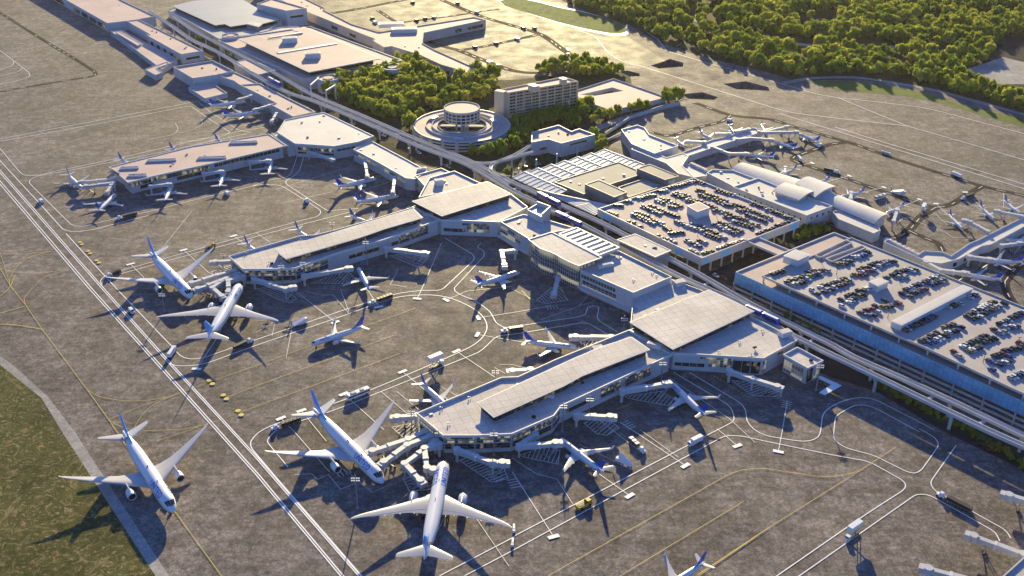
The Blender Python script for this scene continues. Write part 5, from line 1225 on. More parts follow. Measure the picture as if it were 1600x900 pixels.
JB = [
 ([(664,676),(638,688),(582,706)],'topmost of the four long jet bridges at the left of the near concourse tip'),
 ([(672,683),(636,697),(600,723)],'second of the four long jet bridges at the left of the near concourse tip'),
 ([(680,691),(632,726),(657,752)],'bent sunlit jet bridge left of the near concourse tip, ending below the wide jet nose'),
 ([(686,696),(663,702),(667,732),(677,735)],'shaded hooked jet bridge closest under the near concourse tip'),
 ([(714,704),(770,724),(785,724)],'shaded jet bridge reaching right under the blunt front of the near concourse'),
 ([(836,680),(811,698),(868,693)],'two piece jet bridge serving the shaded lower jet of the near concourse'),
 ([(901,650),(953,652)],'empty jet bridge above the hatched box with white hash marks, near concourse'),
 ([(972,612),(1040,600)],'jet bridge serving the shaded jet below the near hall'),
 ([(1140,581),(1176,593),(1214,605)],'jet bridge under the lit windows of the near hall, no jet at it'),
 ([(955,528),(899,527)],'sunlit jet bridge behind the near concourse, beside the white nosed small jet'),
 ([(652,651),(620,653)],'short sunlit jet bridge sticking out left behind the near concourse tip'),
 ([(829,579),(801,581)],'jet bridge just peeping out behind the kinked roof edge of the near concourse'),
 ([(364,409),(336,410)],'short sunlit jet bridge sticking out left behind the middle concourse tip'),
 ([(366,424),(340,431),(300,443)],'topmost of the long jet bridges at the left of the middle concourse tip'),
 ([(372,430),(345,440),(310,452)],'second of the long jet bridges at the left of the middle concourse tip'),
 ([(372,433),(353,437),(332,451),(347,464)],'bent jet bridge left of the middle concourse tip reaching behind the wide jet'),
 ([(380,433),(357,440),(357,457)],'hooked shaded jet bridge closest to the middle concourse tip'),
 ([(397,437),(446,452),(455,450)],'shaded jet bridge reaching right under the front of the middle concourse'),
 ([(475,432),(543,420)],'long shaded jet bridge serving the small jet below the middle concourse'),
 ([(603,389),(663,396)],'empty jet bridge in the shade beside hatched stripes near the middle hall'),
 ([(805,392),(784,394),(788,415)],'sunlit bent jet bridge left of the wavy glass lobby'),
 ([(872,434),(866,459)],'sunlit jet bridge standing out from the wavy glass lobby'),
 ([(178,280),(128,284)],'upper jet bridge at the left tip of the far left concourse'),
 ([(178,286),(135,291)],'lower jet bridge at the left tip of the far left concourse'),
 ([(174,290),(168,300)],'short jet bridge pointing down at the far left concourse tip'),
 ([(235,291),(262,288)],'leftmost blocky bridge on the front of the far left concourse'),
 ([(318,271),(344,268)],'middle blocky bridge on the front of the far left concourse'),
 ([(390,253),(418,251)],'rightmost blocky bridge on the front of the far left concourse'),
 ([(482,237),(518,249)],'empty jet bridge below the seven sided white hall roof'),
 ([(432,178),(425,189)],'short jet bridge by the narrow upper wing, standing alone'),
 ([(392,150),(375,155)],'jet bridge of the farther jet by the narrow upper left wing'),
 ([(421,165),(400,171)],'jet bridge of the nearer jet by the narrow upper left wing'),
 ([(570,251),(574,275)],'farther of two narrow jet bridges at the long white roofed wing'),
 ([(617,278),(614,300)],'nearer of two narrow jet bridges at the long white roofed wing'),
 ([(1101,222),(1075,221)],'jet bridge of the leftmost jet behind the thin far pier'),
 ([(1140,209),(1123,209)],'jet bridge of the second jet behind the thin far pier'),
 ([(1170,202),(1153,205)],'jet bridge of the third jet behind the thin far pier'),
 ([(1186,206),(1200,205),(1228,198)],'angled bridge off the right end of the thin far pier, rear one'),
 ([(1190,207),(1243,206)],'straight bridge off the right end of the thin far pier'),
 ([(1152,218),(1172,216),(1204,218)],'kinked bridge in front of the thin far pier, middle one'),
 ([(1113,230),(1140,240),(1165,240)],'kinked bridge in front of the thin far pier, lowest one'),
 ([(1227,262),(1226,270)],'short bridge at the leftmost jet above the vaulted roofs'),
 ([(1329,311),(1330,302)],'short bridge at the jet beside the lower right barrel vault'),
 ([(1396,346),(1402,329)],'bridge at the jet off the right end of the barrel vault'),
 ([(1543,362),(1516,347),(1509,345)],'left bridge on the far side of the bent white pier'),
 ([(1596,338),(1560,330)],'right bridge on the far side of the bent white pier'),
 ([(1515,402),(1546,406)],'upper bridge below the bent white pier at the right'),
 ([(1447,411),(1469,423),(1506,427)],'lower bridge below the bent white pier, behind the garage edge'),
 ([(1565,384),(1592,380)],'bridge below the bent pier at the right frame edge'),
 ([(1625,790),(1576,775)],'uppermost of three sunlit bridges at the lower right corner'),
 ([(1598,868),(1521,839)],'middle of three sunlit bridges at the lower right corner'),
 ([(1530,912),(1450,890)],'lowest of three sunlit bridges at the lower right corner')]
for px, lb in JB:
    y = U(*px[0]).y; bridge(px, lb, s=.84 if y < 560 else .72)
# ================================================================ ground vehicles
VW = plain('vehicle_white', (.76,.76,.76), .35, .5, var=.03); VBLK = plain('vehicle_black', (.022,.022,.024), .5, .4, var=.1); VYEL = plain('vehicle_yellow', (.62,.36,.02), .4, .4, var=.05); VGRY = plain('vehicle_grey', (.25,.26,.27), .5, .4, var=.08)
def frame(px, px2, z=0):
    a, b = V2(px, z), V2(px2, z); d = (b-a).normalized(); return Matrix.Translation((a.x, a.y, z)) @ Matrix.Rotation(math.atan2(d.y, d.x), 4, 'Z'), a
def wheels(T, t, xs, y, r=.5):
    for x in xs:
        for sg in (-1, 1): mm = MB(T); mm.ycyl(x, sg*y-.18, sg*y+.18, r, r, 10); mm.build('wheel', TYRE, t)
def veh(kind, px, px2, name, lb, cat, s=1.0, group=None):
    T, a = frame(px, px2); T = T @ Matrix.Scale(s, 4); t = thing(name, lb, cat, (a.x, a.y, 0), group)
    def B(nm, mat, *boxes, parent=None, **k):
        mm = MB(T)
        for b in boxes: mm.box(b[0], b[1], b[2], b[3], b[4], b[5], top=(b[6] if len(b) > 6 else 1.0), topx=(b[7] if len(b) > 7 else None))
        return mm.build(nm, mat, parent or t)
    if kind == 'bus':
        bd = B('body', VW, (0,0,.5,11.5,2.7,1.1), (0,0,2.4,11.5,2.7,.6,.92,.98)); B('window', GLASSD, (0,0,1.6,11.3,2.66,.8), parent=bd); B('roof_unit', VGRY, (-2.5,0,3.0,2.4,1.6,.35), (2,0,3.0,1.6,1.4,.3), parent=bd); wheels(T, t, (-3.6,3.6), 1.2)
    elif kind == 'truck':
        B('cab', VW, (3.9,0,.7,2.2,2.4,2.2,.9,.75)); B('windscreen', COCK, (4.55,0,1.8,.9,2.2,.8,.9,.4)); B('cargo_box', VW, (-1.0,0,1.1,7.4,2.6,2.9)); B('chassis', VBLK, (0,0,.5,8.6,1.6,.5)); wheels(T, t, (-3,-1.6,3.6), 1.1)
    elif kind == 'lift':
        B('cab', VW, (4.4,0,.7,2.4,2.6,2.3,.9,.8)); B('windscreen', COCK, (5.15,0,1.9,.9,2.3,.9,.9,.4)); B('chassis', VBLK, (-.4,0,.6,8.6,2.2,.6)); B('cargo_box', VW, (-.2,0,5.6,9.4,3.0,3.0))
        mm = MB(T)
        for sg in (-.9, .9): mm.beam((-3.4, sg, 1.2), (3.0, sg, 5.6), .3, .3); mm.beam((3.0, sg, 1.2), (-3.4, sg, 5.6), .3, .3)
        mm.build('scissor_arms', VGRY, t); wheels(T, t, (-3.2,3.4), 1.15)
    elif kind == 'loader':
        B('cab', VW, (5.2,0,.7,2.0,2.6,3.0,.9,.8)); mm = MB(T); mm.add([(-5,-1.8,.9),(4,-1.8,.9),(4,1.8,.9),(-5,1.8,.9),(-5,-1.8,1.3),(4,-1.8,4.0),(4,1.8,4.0),(-5,1.8,1.3)], [(3,2,1,0),(4,5,6,7),(0,1,5,4),(1,2,6,5),(2,3,7,6),(3,0,4,7)]); mm.build('platform', VW, t)
        B('post', VGRY, (-5.2,1.3,.8,.8,.8,3.4)); wheels(T, t, (-3.4,-1.6,2.8), 1.6)
    elif kind == 'van':
        bd = B('body', VW, (0,0,.4,5.0,2.0,1.0), (-.4,0,1.4,4.0,1.9,.9,.9,.85)); B('windscreen', COCK, (1.5,0,1.42,.6,1.8,.7,.9,.3), parent=bd); wheels(T, t, (-1.6,1.6), .95, .38)
    elif kind == 'tug':
        B('body', VYEL, (0,0,.5,7.0,2.8,1.1,.94,.97), (2.1,0,1.6,2.2,2.4,1.0,.85,.8)); B('window', COCK, (2.1,0,1.75,2.3,2.3,.5)); B('deck', VBLK, (-1.3,0,1.6,3.2,1.6,.12)); wheels(T, t, (-2.2,2.2), 1.35, .62)
    elif kind == 'tractor':
        B('body', VW, (0,0,.35,3.0,1.6,.8,.95,.95)); B('cab', VW, (-.3,0,1.15,1.4,1.5,1.0,.85,.8)); wheels(T, t, (-.9,.9), .75, .36)
    elif kind == 'ulift':
        B('cab', VW, (3.2,0,.6,2.0,2.4,2.2,.9,.8)); B('tank', VW, (-1.2,0,1.0,6.0,2.3,2.0,.7,.96)); B('chassis', VBLK, (-.2,0,.5,8,1.8,.5)); wheels(T, t, (-3,-1.4,3), 1.1)
    elif kind == 'steps':
        mm = MB(T); mm.add([(-3,-1,.7),(3,-1,.7),(3,1,.7),(-3,1,.7),(-3,-1,1.0),(3,-1,4.2),(3,1,4.2),(-3,1,1.0)], [(3,2,1,0),(4,5,6,7),(0,1,5,4),(1,2,6,5),(2,3,7,6),(3,0,4,7)]); mm.build('stairway', VW, t); B('cab', VW, (3.8,0,.6,1.6,2,1.6,.9,.8)); wheels(T, t, (-2,2), .95, .4)
    return t
veh('loader',(468,507),(492,499),'cargo_loader','white cargo loader with sloping platform on the service lane by the middle apron','cargo loader',.75)
veh('bus',(560,619),(580,611),'apron_bus','long white apron bus on the service lane behind the near concourse','bus')
veh('lift',(681,573),(700,565),'catering_truck','white catering truck with its box raised on scissor arms, behind the near concourse','truck',.8)
veh('lift',(1332,838),(1315,850),'catering_truck','white catering truck with box raised high on the open apron, lower right','truck',.75)
veh('tug',(912,791),(936,779),'tow_tractor','low yellow aircraft tow tractor on the lane below the near concourse','tow tractor')
veh('truck',(1086,693),(1070,701),'box_truck','white box truck straddling the lane edge right of the near concourse','truck',.8)
veh('steps',(977,726),(968,722),'stair_truck','small white stair truck in the shade tip below the near concourse','stair truck')
veh('ulift',(803,828),(803,846),'lavatory_truck','white service truck right of the lowest wide jet wing tip, upper of two','truck',.5)
veh('ulift',(801,850),(799,868),'lavatory_truck','white service truck right of the lowest wide jet wing tip, lower of two','truck',.5)
veh('van',(206,488),(214,497),'service_van','white van between the long apron lines left of the middle concourse','van')
veh('ulift',(269,554),(275,545),'tanker_truck','white tanker truck by the curve of the long apron lines','truck')
veh('van',(65,316),(58,308),'service_van','dark shaded van on the far left apron','van')
veh('tractor',(479,316),(470,306),'apron_tractor','small tractor on the lane in the upper left apron with long shadow','tractor',1.3)
veh('tug',(330,386),(350,381),'tow_tractor','yellow and black tow tractor beside the wing of a wide jet, left apron','tow tractor',.8)
veh('van',(355,304),(348,299),'service_van','van in the shade below the far left concourse','van')
veh('bus',(1384,241),(1400,246),'apron_bus','white bus on the dark service road of the far right apron','bus',.6)
veh('ulift',(1494,276),(1480,270),'tanker_truck','white tanker truck on the dark service road, far right','truck',.95)
veh('bus',(1375,310),(1390,305),'apron_bus','white and black bus parked by the barrel vault gates','bus',.85)
veh('loader',(1402,303),(1415,306),'cargo_loader','white cargo loader behind the jet at the barrel vault','cargo loader',.85)
veh('lift',(1441,334),(1450,318),'catering_truck','white catering truck with raised box on the road by the bent white pier','truck',.75)
veh('ulift',(1249,250),(1244,243),'tanker_truck','white truck on the road bend above the vaulted roofs','truck',.85)
veh('van',(1281,229),(1290,225),'service_van','small van on the service road behind the thin far pier','van',1.1)
veh('van',(1305,270),(1290,266),'service_van','white van leading the dark cart row above the vaulted roofs','van',.9)
veh('lift',(887,85),(893,92),'catering_truck','dark truck on the road of the far sunlit stands','truck',.6)
veh('van',(1140,190),(1150,192),'service_van','small white van on the service road by the third pier jet','van')
for k, p in enumerate(((849,116),(854,111),(582,30),(586,36),(645,5),(715,6),(745,20),(651,33),(664,30),(678,28),(742,75),(775,69),(765,99),(779,104),(1035-200,45),(808,62),(818,45))):
    t_, a = frame(p, (p[0]+9, p[1]+4)); mm = MB(t_); mm.box(0,0,.3,6,2.4,1.6); mm.box(2.2,0,1.9,1.6,2.2,.6)
    tag(mm.build('apron_truck', VBLK if k % 3 else VW, None, (a.x, a.y, 0)), 'small dark vehicle on the far sunlit stands' if k % 3 else 'small white vehicle on the far sunlit stands', 'vehicle', 'vehicles on the far stands')
def cart_train(head, tail, n, where, dark=True):
    H, E_ = V2(head), V2(tail); d = (H-E_).normalized()
    veh('tractor', head, (head[0]+(head[0]-tail[0])*.2, head[1]+(head[1]-tail[1])*.2), 'baggage_tractor', 'small white tractor pulling baggage carts '+where, 'tractor', 1.15)
    L_ = (H-E_).length; rz = math.atan2(d.y, d.x)
    for k in range(n):
        c = H-d*(2.8+(L_-2.8)*(k+.5)/n); T = Matrix.Translation((c.x, c.y, 0)) @ Matrix.Rotation(rz, 4, 'Z')
        t = thing('baggage_cart', 'black baggage cart '+where, 'baggage cart', (c.x, c.y, 0), 'baggage carts '+where)
        w = max(1.6, (L_-2.8)/n-.7)
        mm = MB(T); mm.box(0,0,.45,w,1.9,.25); mm.build('deck', VGRY, t)
        mm = MB(T); mm.box(0,0,.7,w*.92,1.8,1.5); mm.build('curtain', VBLK, t)
        mm = MB(T); mm.box(0,0,2.2,w,2.0,.12); mm.build('roof', VBLK if dark else VW, t)
        mm = MB(T); mm.beam((w/2,0,.5),(w/2+.7,0,.5),.12,.12)
        mm.build('tow_bar', VGRY, t); wheels(T, t, (-w*.32, w*.32), .85, .28)
cart_train((582,475),(613,464),5,'right of the middle concourse shade')
cart_train((788,519),(816,515),6,'beside the tail of the white nosed jet', False)
cart_train((430,671),(470,657),5,'on the lane by the left wide jet tail')
cart_train((391,535),(366,547),5,'behind the wide jet at the middle concourse tip')
cart_train((186,343),(214,336),6,'on the lane of the far left apron')
cart_train((170,433),(188,426),4,'off the wing tip of the wide jet, left apron')
cart_train((1469,776),(1517,801),7,'between the white lines at the lower right')
cart_train((1504,312),(1521,306),4,'on the road by the bent white pier')
cart_train((1003,706),(984,688),3,'in the shade below the near concourse', False)
cart_train((1308,271),(1287,266),4,'above the vaulted roofs')
# ================================================================ light masts
def mast(base, top, lb, two=False):
    b = V2(base); lo, hi = 2, 60
    for _ in range(40):
        z = (lo+hi)/2; v = Vector((b.x, b.y, z-CAM_H)); fw = v.y*_c-v.z*_s; up = v.y*_s+v.z*_c; y = 450-F_PX*(v.x*_sr+up*_cr)/fw
        if y > top[1]: lo = z
        else: hi = z
    z = lo; t = thing('light_mast', lb, 'light mast', (b.x, b.y, 0), 'apron light masts')
    mm = MB(); mm.cyl(b.x, b.y, 0, z, .30, .16, n=8); mm.cyl(b.x, b.y, 0, .8, .6, n=8); mm.build('pole', METAL, t)
    for k, zz in enumerate((z-1.6, z-2.8)):
        mm = MB(); mm.beam((b.x-1.7, b.y, zz), (b.x+1.7, b.y, zz), .25, .25); l_ = mm.build('lamp_bar', METAL, t)
        mm = MB()
        for x in (-1.4,-.5,.5,1.4): mm.box(b.x+x, b.y-.3, zz-.25, .6, .5, .5)
        mm.build('floodlight', TRIM, l_)
for b, t_, lb in [((257.5,487),(251,455),'light mast with long shadow under the wing of the left wide jet, middle concourse'),((559,795),(554,742),'tall light mast beside the nose of the wide jet at the near concourse tip'),
 ((643.5,669),(643,638),'light mast left behind the near concourse tip'),((771.6,712),(770.6,672),'light mast in front of the blunt front of the near concourse'),((686,705),(684,672),'light mast at the left corner of the near concourse tip'),
 ((878.5,675),(879,629),'light mast where the front wall of the near concourse bends'),((442.7,446.7),(440.5,411),'left one of two light masts before the middle concourse front'),((476.6,445),(472.7,406),'right one of two light masts before the middle concourse front'),
 ((573.5,414),(570.6,373.5),'light mast by the dark window strip of the middle concourse'),((350,407),(348,393),'light mast left behind the middle concourse tip'),((519.6,360),(519.6,344),'light mast behind the raised roof of the middle concourse'),
 ((974.5,515),(975,493),'light mast in the corner behind the near hall'),((1170,585),(1173.6,552),'light mast before the dark glazing of the near hall'),((1274.5,610.6),(1278.7,566),'light mast in front of the square annex'),
 ((774,601),(774,575),'light mast rising behind the near concourse roof'),((1033,596),(1035,562),'light mast before the near hall lower left corner'),((920,655),(920,618),'light mast before the long front of the near concourse'),((640,334),(640,322),'light mast behind the middle hall roof corner')]: mast(b, t_, lb)
# canopy wing on the apron by the annex
c_ = V2((1296,604), 0); t = thing('folded_canopy', 'bright white L shaped canopy on the ground beside the annex', 'canopy', (c_.x, c_.y, 0)); mm = MB()
q = [V2(p, 2.6) for p in ((1280,613),(1305,597),(1315,602),(1289,617))]; mm.prism(q, 2.3, 2.6); mm.build('roof', VW, t)
mm = MB(); q = [V2(p, 2.6) for p in ((1277,590),(1282,587),(1306,598),(1300,601))]; mm.prism(q, 2.35, 2.59); mm.build('walkway_roof', VW, t)
mm = MB()
for p in ((1283,613),(1303,599),(1291,615),(1280,591)): v = V2(p, 2.4); mm.cyl(v.x, v.y, 0, 2.4, .15, n=6)
mm.build('posts', METAL, t)
# ================================================================ cars
CARC = {'white':(.72,.73,.74),'silver':(.42,.44,.46),'black':(.018,.018,.02),'dark grey':(.07,.075,.08),'blue':(.03,.08,.26),'navy':(.015,.02,.09),'red':(.22,.025,.025),'yellow':(.34,.27,.06),'olive':(.10,.10,.03)}
CARM = {k: plain(k.replace(' ', '_')+'_car_paint', v, .38, .3, var=0) for k, v in CARC.items()}
def car_mesh(mb):
    """hatchback shape along +x, 4.4 m long"""
    mb.mi = 0
    prof = [(-2.2,.35),(-2.2,.95),(-1.9,1.02),(.75,1.0),(2.0,.82),(2.2,.6),(2.2,.35)]
    mb.rings([[(x, y*(1 if z < .9 else .96), z) for x, z in prof] for y in (-.88, .88)])
    mb.mi = 1
    mb.box(-.55, 0, .98, 2.9, 1.62, .50, top=.84, topx=.66)
    mb.mi = 0
    mb.box(-.6, 0, 1.475, 1.86, 1.34, .06)
    mb.mi = 2
    for x in (-1.35, 1.35):
        for y in (-.8, .8): mb.ycyl(x, y-.11, y+.11, .32, .32, 8)
CARP = {}
rows1 = [(140,335,200,355),(290,405,325,415),(375,440,377,441),(395,290,525,345),(455,285,480,295),(515,315,655,365),(325,350,480,420),(345,335,430,365),(460,385,545,420),(500,245,545,265),(530,235,580,245),(600,265,680,290),(600,290,640,300),(620,200,690,225),(650,190,735,215),(720,245,790,265),(740,235,830,255),(645,400,725,435),(560,440,600,470),(600,490,690,485),(510,505,512,506),(540,525,630,555),(760,420,850,445),(755,445,830,470),(870,465,940,490),(860,495,950,530),(960,510,1000,520),(720,540,820,585),(800,545,860,555),(740,615,790,635),(800,110,840,125),(800,170,840,180),(820,205,880,230),(870,200,940,220),(940,175,1070,210),(920,240,990,270),(960,240,1010,255),(1000,280,1050,285),(850,270,930,300),(920,325,925,327),(940,315,1040,350),(1000,365,1030,375),(1060,275,1135,295),(1095,315,1140,325),(1200,270,1300,300),(1310,315,1340,320),(1350,330,1380,340),(1395,350,1490,380),(1155,310,1240,340),(1250,350,1335,380),(1165,350,1300,400),(1070,365,1160,395),(1065,400,1200,445),(1200,420,1240,430),(920,425,960,435),(955,410,1020,425),(970,450,1030,470),(1030,440,1120,475),(1065,485,1090,490),
 (845,635,915,625),(1245,490,1280,485),(1305,465,1360,455),(1385,435,1470,410),(955,600,1140,540),(195,285,240,285),(275,255,310,255),(365,235,480,210),(515,180,575,175),(590,155,620,150),(640,145,770,110)]
rows2 = [(200,310,265,295),(285,355,375,325),(310,370,375,355),(400,340,402,339),(400,300,440,290),(415,325,465,310),(450,290,510,295),(425,400,427,399),(450,420,452,419),(470,385,600,335),(490,410,635,350),(555,255,610,255),(610,240,635,240),(650,220,715,205),(735,190,737,189),(650,315,715,320),(685,285,735,275),(700,300,770,290),(750,260,825,240),(790,265,875,240),(585,455,587,454),(590,490,592,489),(620,435,650,420),(630,470,660,450),(680,405,760,390),(690,435,710,430),(690,525,692,524),(730,540,765,540),(725,510,755,505),(775,490,777,489),(785,520,787,519),(820,495,860,490),(830,460,832,459),(890,470,910,475),(870,315,905,310),(900,300,965,280),(910,330,945,325),(980,295,1005,290),(835,330,840,330),(920,420,922,419),(965,435,967,434),(945,400,1120,325),(990,420,1050,395),(1085,370,1160,345),(940,625,1100,545),(1180,495,1240,475),(1300,440,1335,425),(1285,545,1430,465),(1310,560,1360,550),(1380,530,1460,490),(1490,475,1492,474),(1030,685,1120,640),(1075,695,1140,670),(1165,655,1167,654),(1160,610,1210,590),(1180,635,1225,625),(1250,605,1252,604),(1215,745,1217,744),(1245,770,1247,769),(1260,715,1390,655),(1295,740,1350,715),(1370,690,1440,670),(1435,620,1437,619),(1470,640,1500,635),(1465,590,1515,570),(1500,610,1560,600),(1530,555,1600,525),(1410,795,1412,794),(1440,770,1480,755),(1460,815,1510,795),(1520,770,1522,769),(1495,740,1590,715),(1420,840,1422,839),(1570,690,1600,700),(1530,890,1600,860),(1640,650,1720,610),(1660,760,1750,720)]
CARS = []
def add_rows(rows, ox, oy, k, z, along, other, spacing, s, deck):
    for x0, y0, x1, y1 in rows:
        a = V2((ox+x0/k, oy+y0/k), z+.7*s); e = V2((ox+x1/k, oy+y1/k), z+.7*s); n = max(1, int(round((e-a).length/spacing))+ (1 if (e-a).length > 1 else 0))
        d = (e-a)
        hd = other if abs(d.normalized().dot(along)) > abs(d.normalized().dot(other)) else along
        if d.length < 1.5: hd = other
        for q in range(n):
            p = a.lerp(e, q/max(1, n-1)) if n > 1 else a
            hz = math.atan2(hd.y, hd.x)+(math.pi if random.random() < .5 else 0)+random.uniform(-.04, .04)
            CARS.append((p+hd*random.uniform(-.25, .25), z, hz, s, deck))
d1 = (G1.pts[2]-G1.pts[1]).normalized(); d2 = (G1.pts[2]-G1.pts[3]).normalized()
add_rows(rows1, 920, 260, 4.706, 10.3, d1, d2, 2.4, .88, 'pink')
e1 = (V2((1330,371),16)-V2((1271,398),16)).normalized(); e2 = (V2((1530,451),16)-V2((1330,371),16)).normalized()
add_rows(rows2, 1150, 340, 3.556, 15.9, e1, e2, 2.5, .95, 'grey')
CARS.sort(key=lambda c: c[0].length)
names = list(CARC); wts = [12,12,26,18,7,9,5,5,6]
stuff = MB(); ns = 0
for k, (p, z, hz, s, deck) in enumerate(CARS):
    cn = random.choices(names, wts)[0]
    if k < 300:
        if cn not in CARP:
            mb = MB(); car_mesh(mb); o = mb.build('parked_car', [CARM[cn], COCK, TYRE]); CARP[cn] = o
        else:
            o = CARP[cn].copy(); COL.objects.link(o)
        o.location = (p.x, p.y, z); o.rotation_euler = (0,0,hz); o.scale = (s,s,s)
        tag(o, '%s car parked on the %s roof deck of the garage' % (cn, deck), 'car', '%s cars parked on the %s garage roof' % (cn, deck))
    else:
        mb = MB(Matrix.Translation((p.x, p.y, z)) @ Matrix.Rotation(hz, 4, 'Z') @ Matrix.Scale(s, 4)); car_mesh(mb); base = len(stuff.v); stuff.v += mb.v; stuff.f += [[i+base for i in f] for f in mb.f]
        ci = names.index(cn); stuff.m += [ci if i == 0 else len(names)+i-1 for i in mb.m]; ns += 1
if ns:
    o = stuff.build('distant_parked_cars', [CARM[c] for c in names]+[COCK, TYRE]); tag(o, 'many small cars parked in rows on the far part of the pink garage deck', 'cars', kind='stuff')
print('cars', len(CARS))
for k, (p, q) in enumerate((((655,240),(668,247)),((662,247),(675,253)),((640,235),(652,241)),((700,262),(712,268)),((1118,432),(1130,439)),((1130,436),(1140,441)),((1190,400),(1200,395)),((1210,388),(1220,383)),((1285,352),(1297,354)),((1300,356),(1310,358)),((820,262),(830,260)),((840,258),(850,256)),((600,213),(612,219)),((1545,703),(1556,708)),((1536,699),(1546,704)),((690,118),(700,124)))):
    a, b = V2(p), V2(q); d = b-a; cn = ['white','red','black','silver'][k % 4]
    if cn in CARP:
        o = CARP[cn].copy(); COL.objects.link(o); o.location = (a.x, a.y, .12); o.rotation_euler = (0,0,math.atan2(d.y, d.x)); o.scale = (1,1,1); tag(o, '%s car driving on the street under the guideways or groves' % cn, 'car', '%s cars on the streets' % cn)
# ================================================================ trees
rng = np.random.default_rng(5)
def crown_mesh(name, seed, mat, leaves=520, shape=1.0):
    r = np.random.default_rng(seed); nl = r.integers(8, 12); C = []
    for k in range(nl):
        a = r.uniform(0, 2*math.pi); q = r.uniform(.15, 1)**.7*.62; zz = r.uniform(.40, .82)
        C.append((q*math.cos(a)*(1.2-zz*.5), q*math.sin(a)*(1.2-zz*.5), zz, r.uniform(.22, .36)))
    C.append((0,0,.80,.30)); C = np.array(C); vs = []; fs = []
    for k in range(leaves):
        c = C[r.integers(len(C))]; v = r.normal(size=3); v /= np.linalg.norm(v); v[2] = v[2]*.9+.12
        p = c[:3]+v*c[3]*np.array([1,1,.9*shape])*r.uniform(.62, 1.06)
        n = v+r.normal(size=3)*.55; n /= np.linalg.norm(n); t = np.cross(n, r.normal(size=3)); t /= np.linalg.norm(t); b = np.cross(n, t)
        s = r.uniform(.055, .105); o = len(vs)
        for i, j in ((-1,-.7),(.2,-1),(1,.1),(.5,1),(-.7,.8)): vs.append(tuple(p+t*s*i*r.uniform(.7,1.2)+b*s*j*r.uniform(.7,1.2)))
        fs.append((o, o+1, o+2, o+3, o+4))
    # shaded inner mass so the crown is not hollow
    bm = bmesh.new()
    for c in C:
        m = Matrix.Translation((c[0], c[1], c[2])) @ Matrix.Diagonal((c[3]*.78, c[3]*.78, c[3]*.70, 1)); bmesh.ops.create_icosphere(bm, subdivisions=1, radius=1, matrix=m)
    for v in bm.verts: v.co += Vector(r.normal(size=3)*.03)
    o = len(vs); bm.verts.index_update(); vs += [tuple(v.co) for v in bm.verts]; fs += [tuple(o+v.index for v in f.verts) for f in bm.faces]; bm.free()
    return vs, fs
def trunk_mb():
    mm = MB(); mm.cyl(0,0,0,.45,.035,.022,n=7,cap=False)
    for a in (.3, 2.3, 4.3): mm.beam((0,0,.36), (.25*math.cos(a), .25*math.sin(a), .62), .022, .022)
    return mm
PROTO = []
for k in range(5):
    vs, fs = crown_mesh('crown', 40+k, LEAF); root = thing('broadleaf_tree', 'tree', 'tree'); mm = MB(); mm.v = [Vector(v) for v in vs]; mm.f = [list(f) for f in fs]; mm.m = [0]*len(fs)
    me = bpy.data.meshes.new('crown'); me.from_pydata(vs, [], fs); me.materials.append((LEAF, LEAF2, LEAF3, LEAF, LEAF2)[k]); cr = bpy.data.objects.new('crown', me); COL.objects.link(cr); cr.parent = root
    trunk_mb().build('trunk', BARK, root); PROTO.append((root, np.array(vs), fs))
FOOT = []
for o in list(bpy.data.objects):
    pass
def scatter(px, spacing, n_try, holes=(), seed=1):
    poly = P2(px); r = random.Random(seed); xs = [p.x for p in poly]; ys = [p.y for p in poly]; grid = {}; out = []
    for _ in range(n_try):
        p = (r.uniform(min(xs), max(xs)), r.uniform(min(ys), max(ys)))
        if not inside(p, poly) or any(inside(p, h) for h in holes): continue
        g = (int(p[0]//spacing), int(p[1]//spacing)); ok = True
        for i in (-1,0,1):
            for j in (-1,0,1):
                for q in grid.get((g[0]+i, g[1]+j), ()):
                    if (q[0]-p[0])**2+(q[1]-p[1])**2 < spacing**2: ok = False; break
        if ok: grid.setdefault(g, []).append(p); out.append(p)
    return out
def disc(c, r): return [Vector((c.x+r*math.cos(k*.35), c.y+r*math.sin(k*.35))) for k in range(18)]
def corridor(px, w):
    p = P2(px); L = []; R = []
    for i in range(len(p)):
        d = (p[min(i+1, len(p)-1)]-p[max(i-1, 0)]).normalized(); n = Vector((-d.y, d.x)); L.append(p[i]+n*w); R.append(p[i]-n*w)
    return L+R[::-1]
H0 = [inset(b.pts, -3) for b in (HO, ST, PT, BT, PK, K1, K2)]+[disc(rc, 41), corridor([(655,90),(700,125),(705,142),(660,175),(615,200)], 6), corridor([(945,168),(925,185),(900,208)], 5),
     corridor([(905,215),(935,200),(985,182),(1050,165)], 5), corridor(FAR, 7), corridor(NEAR, 7), corridor([(735,253),(755,255),(775,253),(800,244),(815,236)], 4), corridor([(780,276),(768,262),(778,252),(800,246),(830,238)], 4)]
G = []
G += [(p, 10.5, 0) for p in scatter([(486,141),(528,129),(600,110),(640,93),(690,103),(745,118),(775,124),(776,141),(760,158),(690,168),(648,190),(640,205),(612,196),(560,168)], 5.6, 6000, H0, 2)]
G += [(p, 10, 0) for p in scatter([(560,172),(575,170),(608,192),(640,210),(628,212),(590,194)], 5.0, 600, H0, 12)]
G += [(p, 9, 0) for p in scatter([(840,112),(870,104),(905,100),(945,103),(968,110),(975,118),(958,120),(905,124),(880,117),(845,122)], 5.6, 1500, H0, 3)]
G += [(p, 9.5, 0) for p in scatter([(905,168),(950,172),(985,168),(1040,152),(1056,150),(1060,160),(1000,176),(960,190),(940,196),(930,215),(945,236),(936,244),(925,210),(905,196)], 5.6, 2500, H0, 4)]
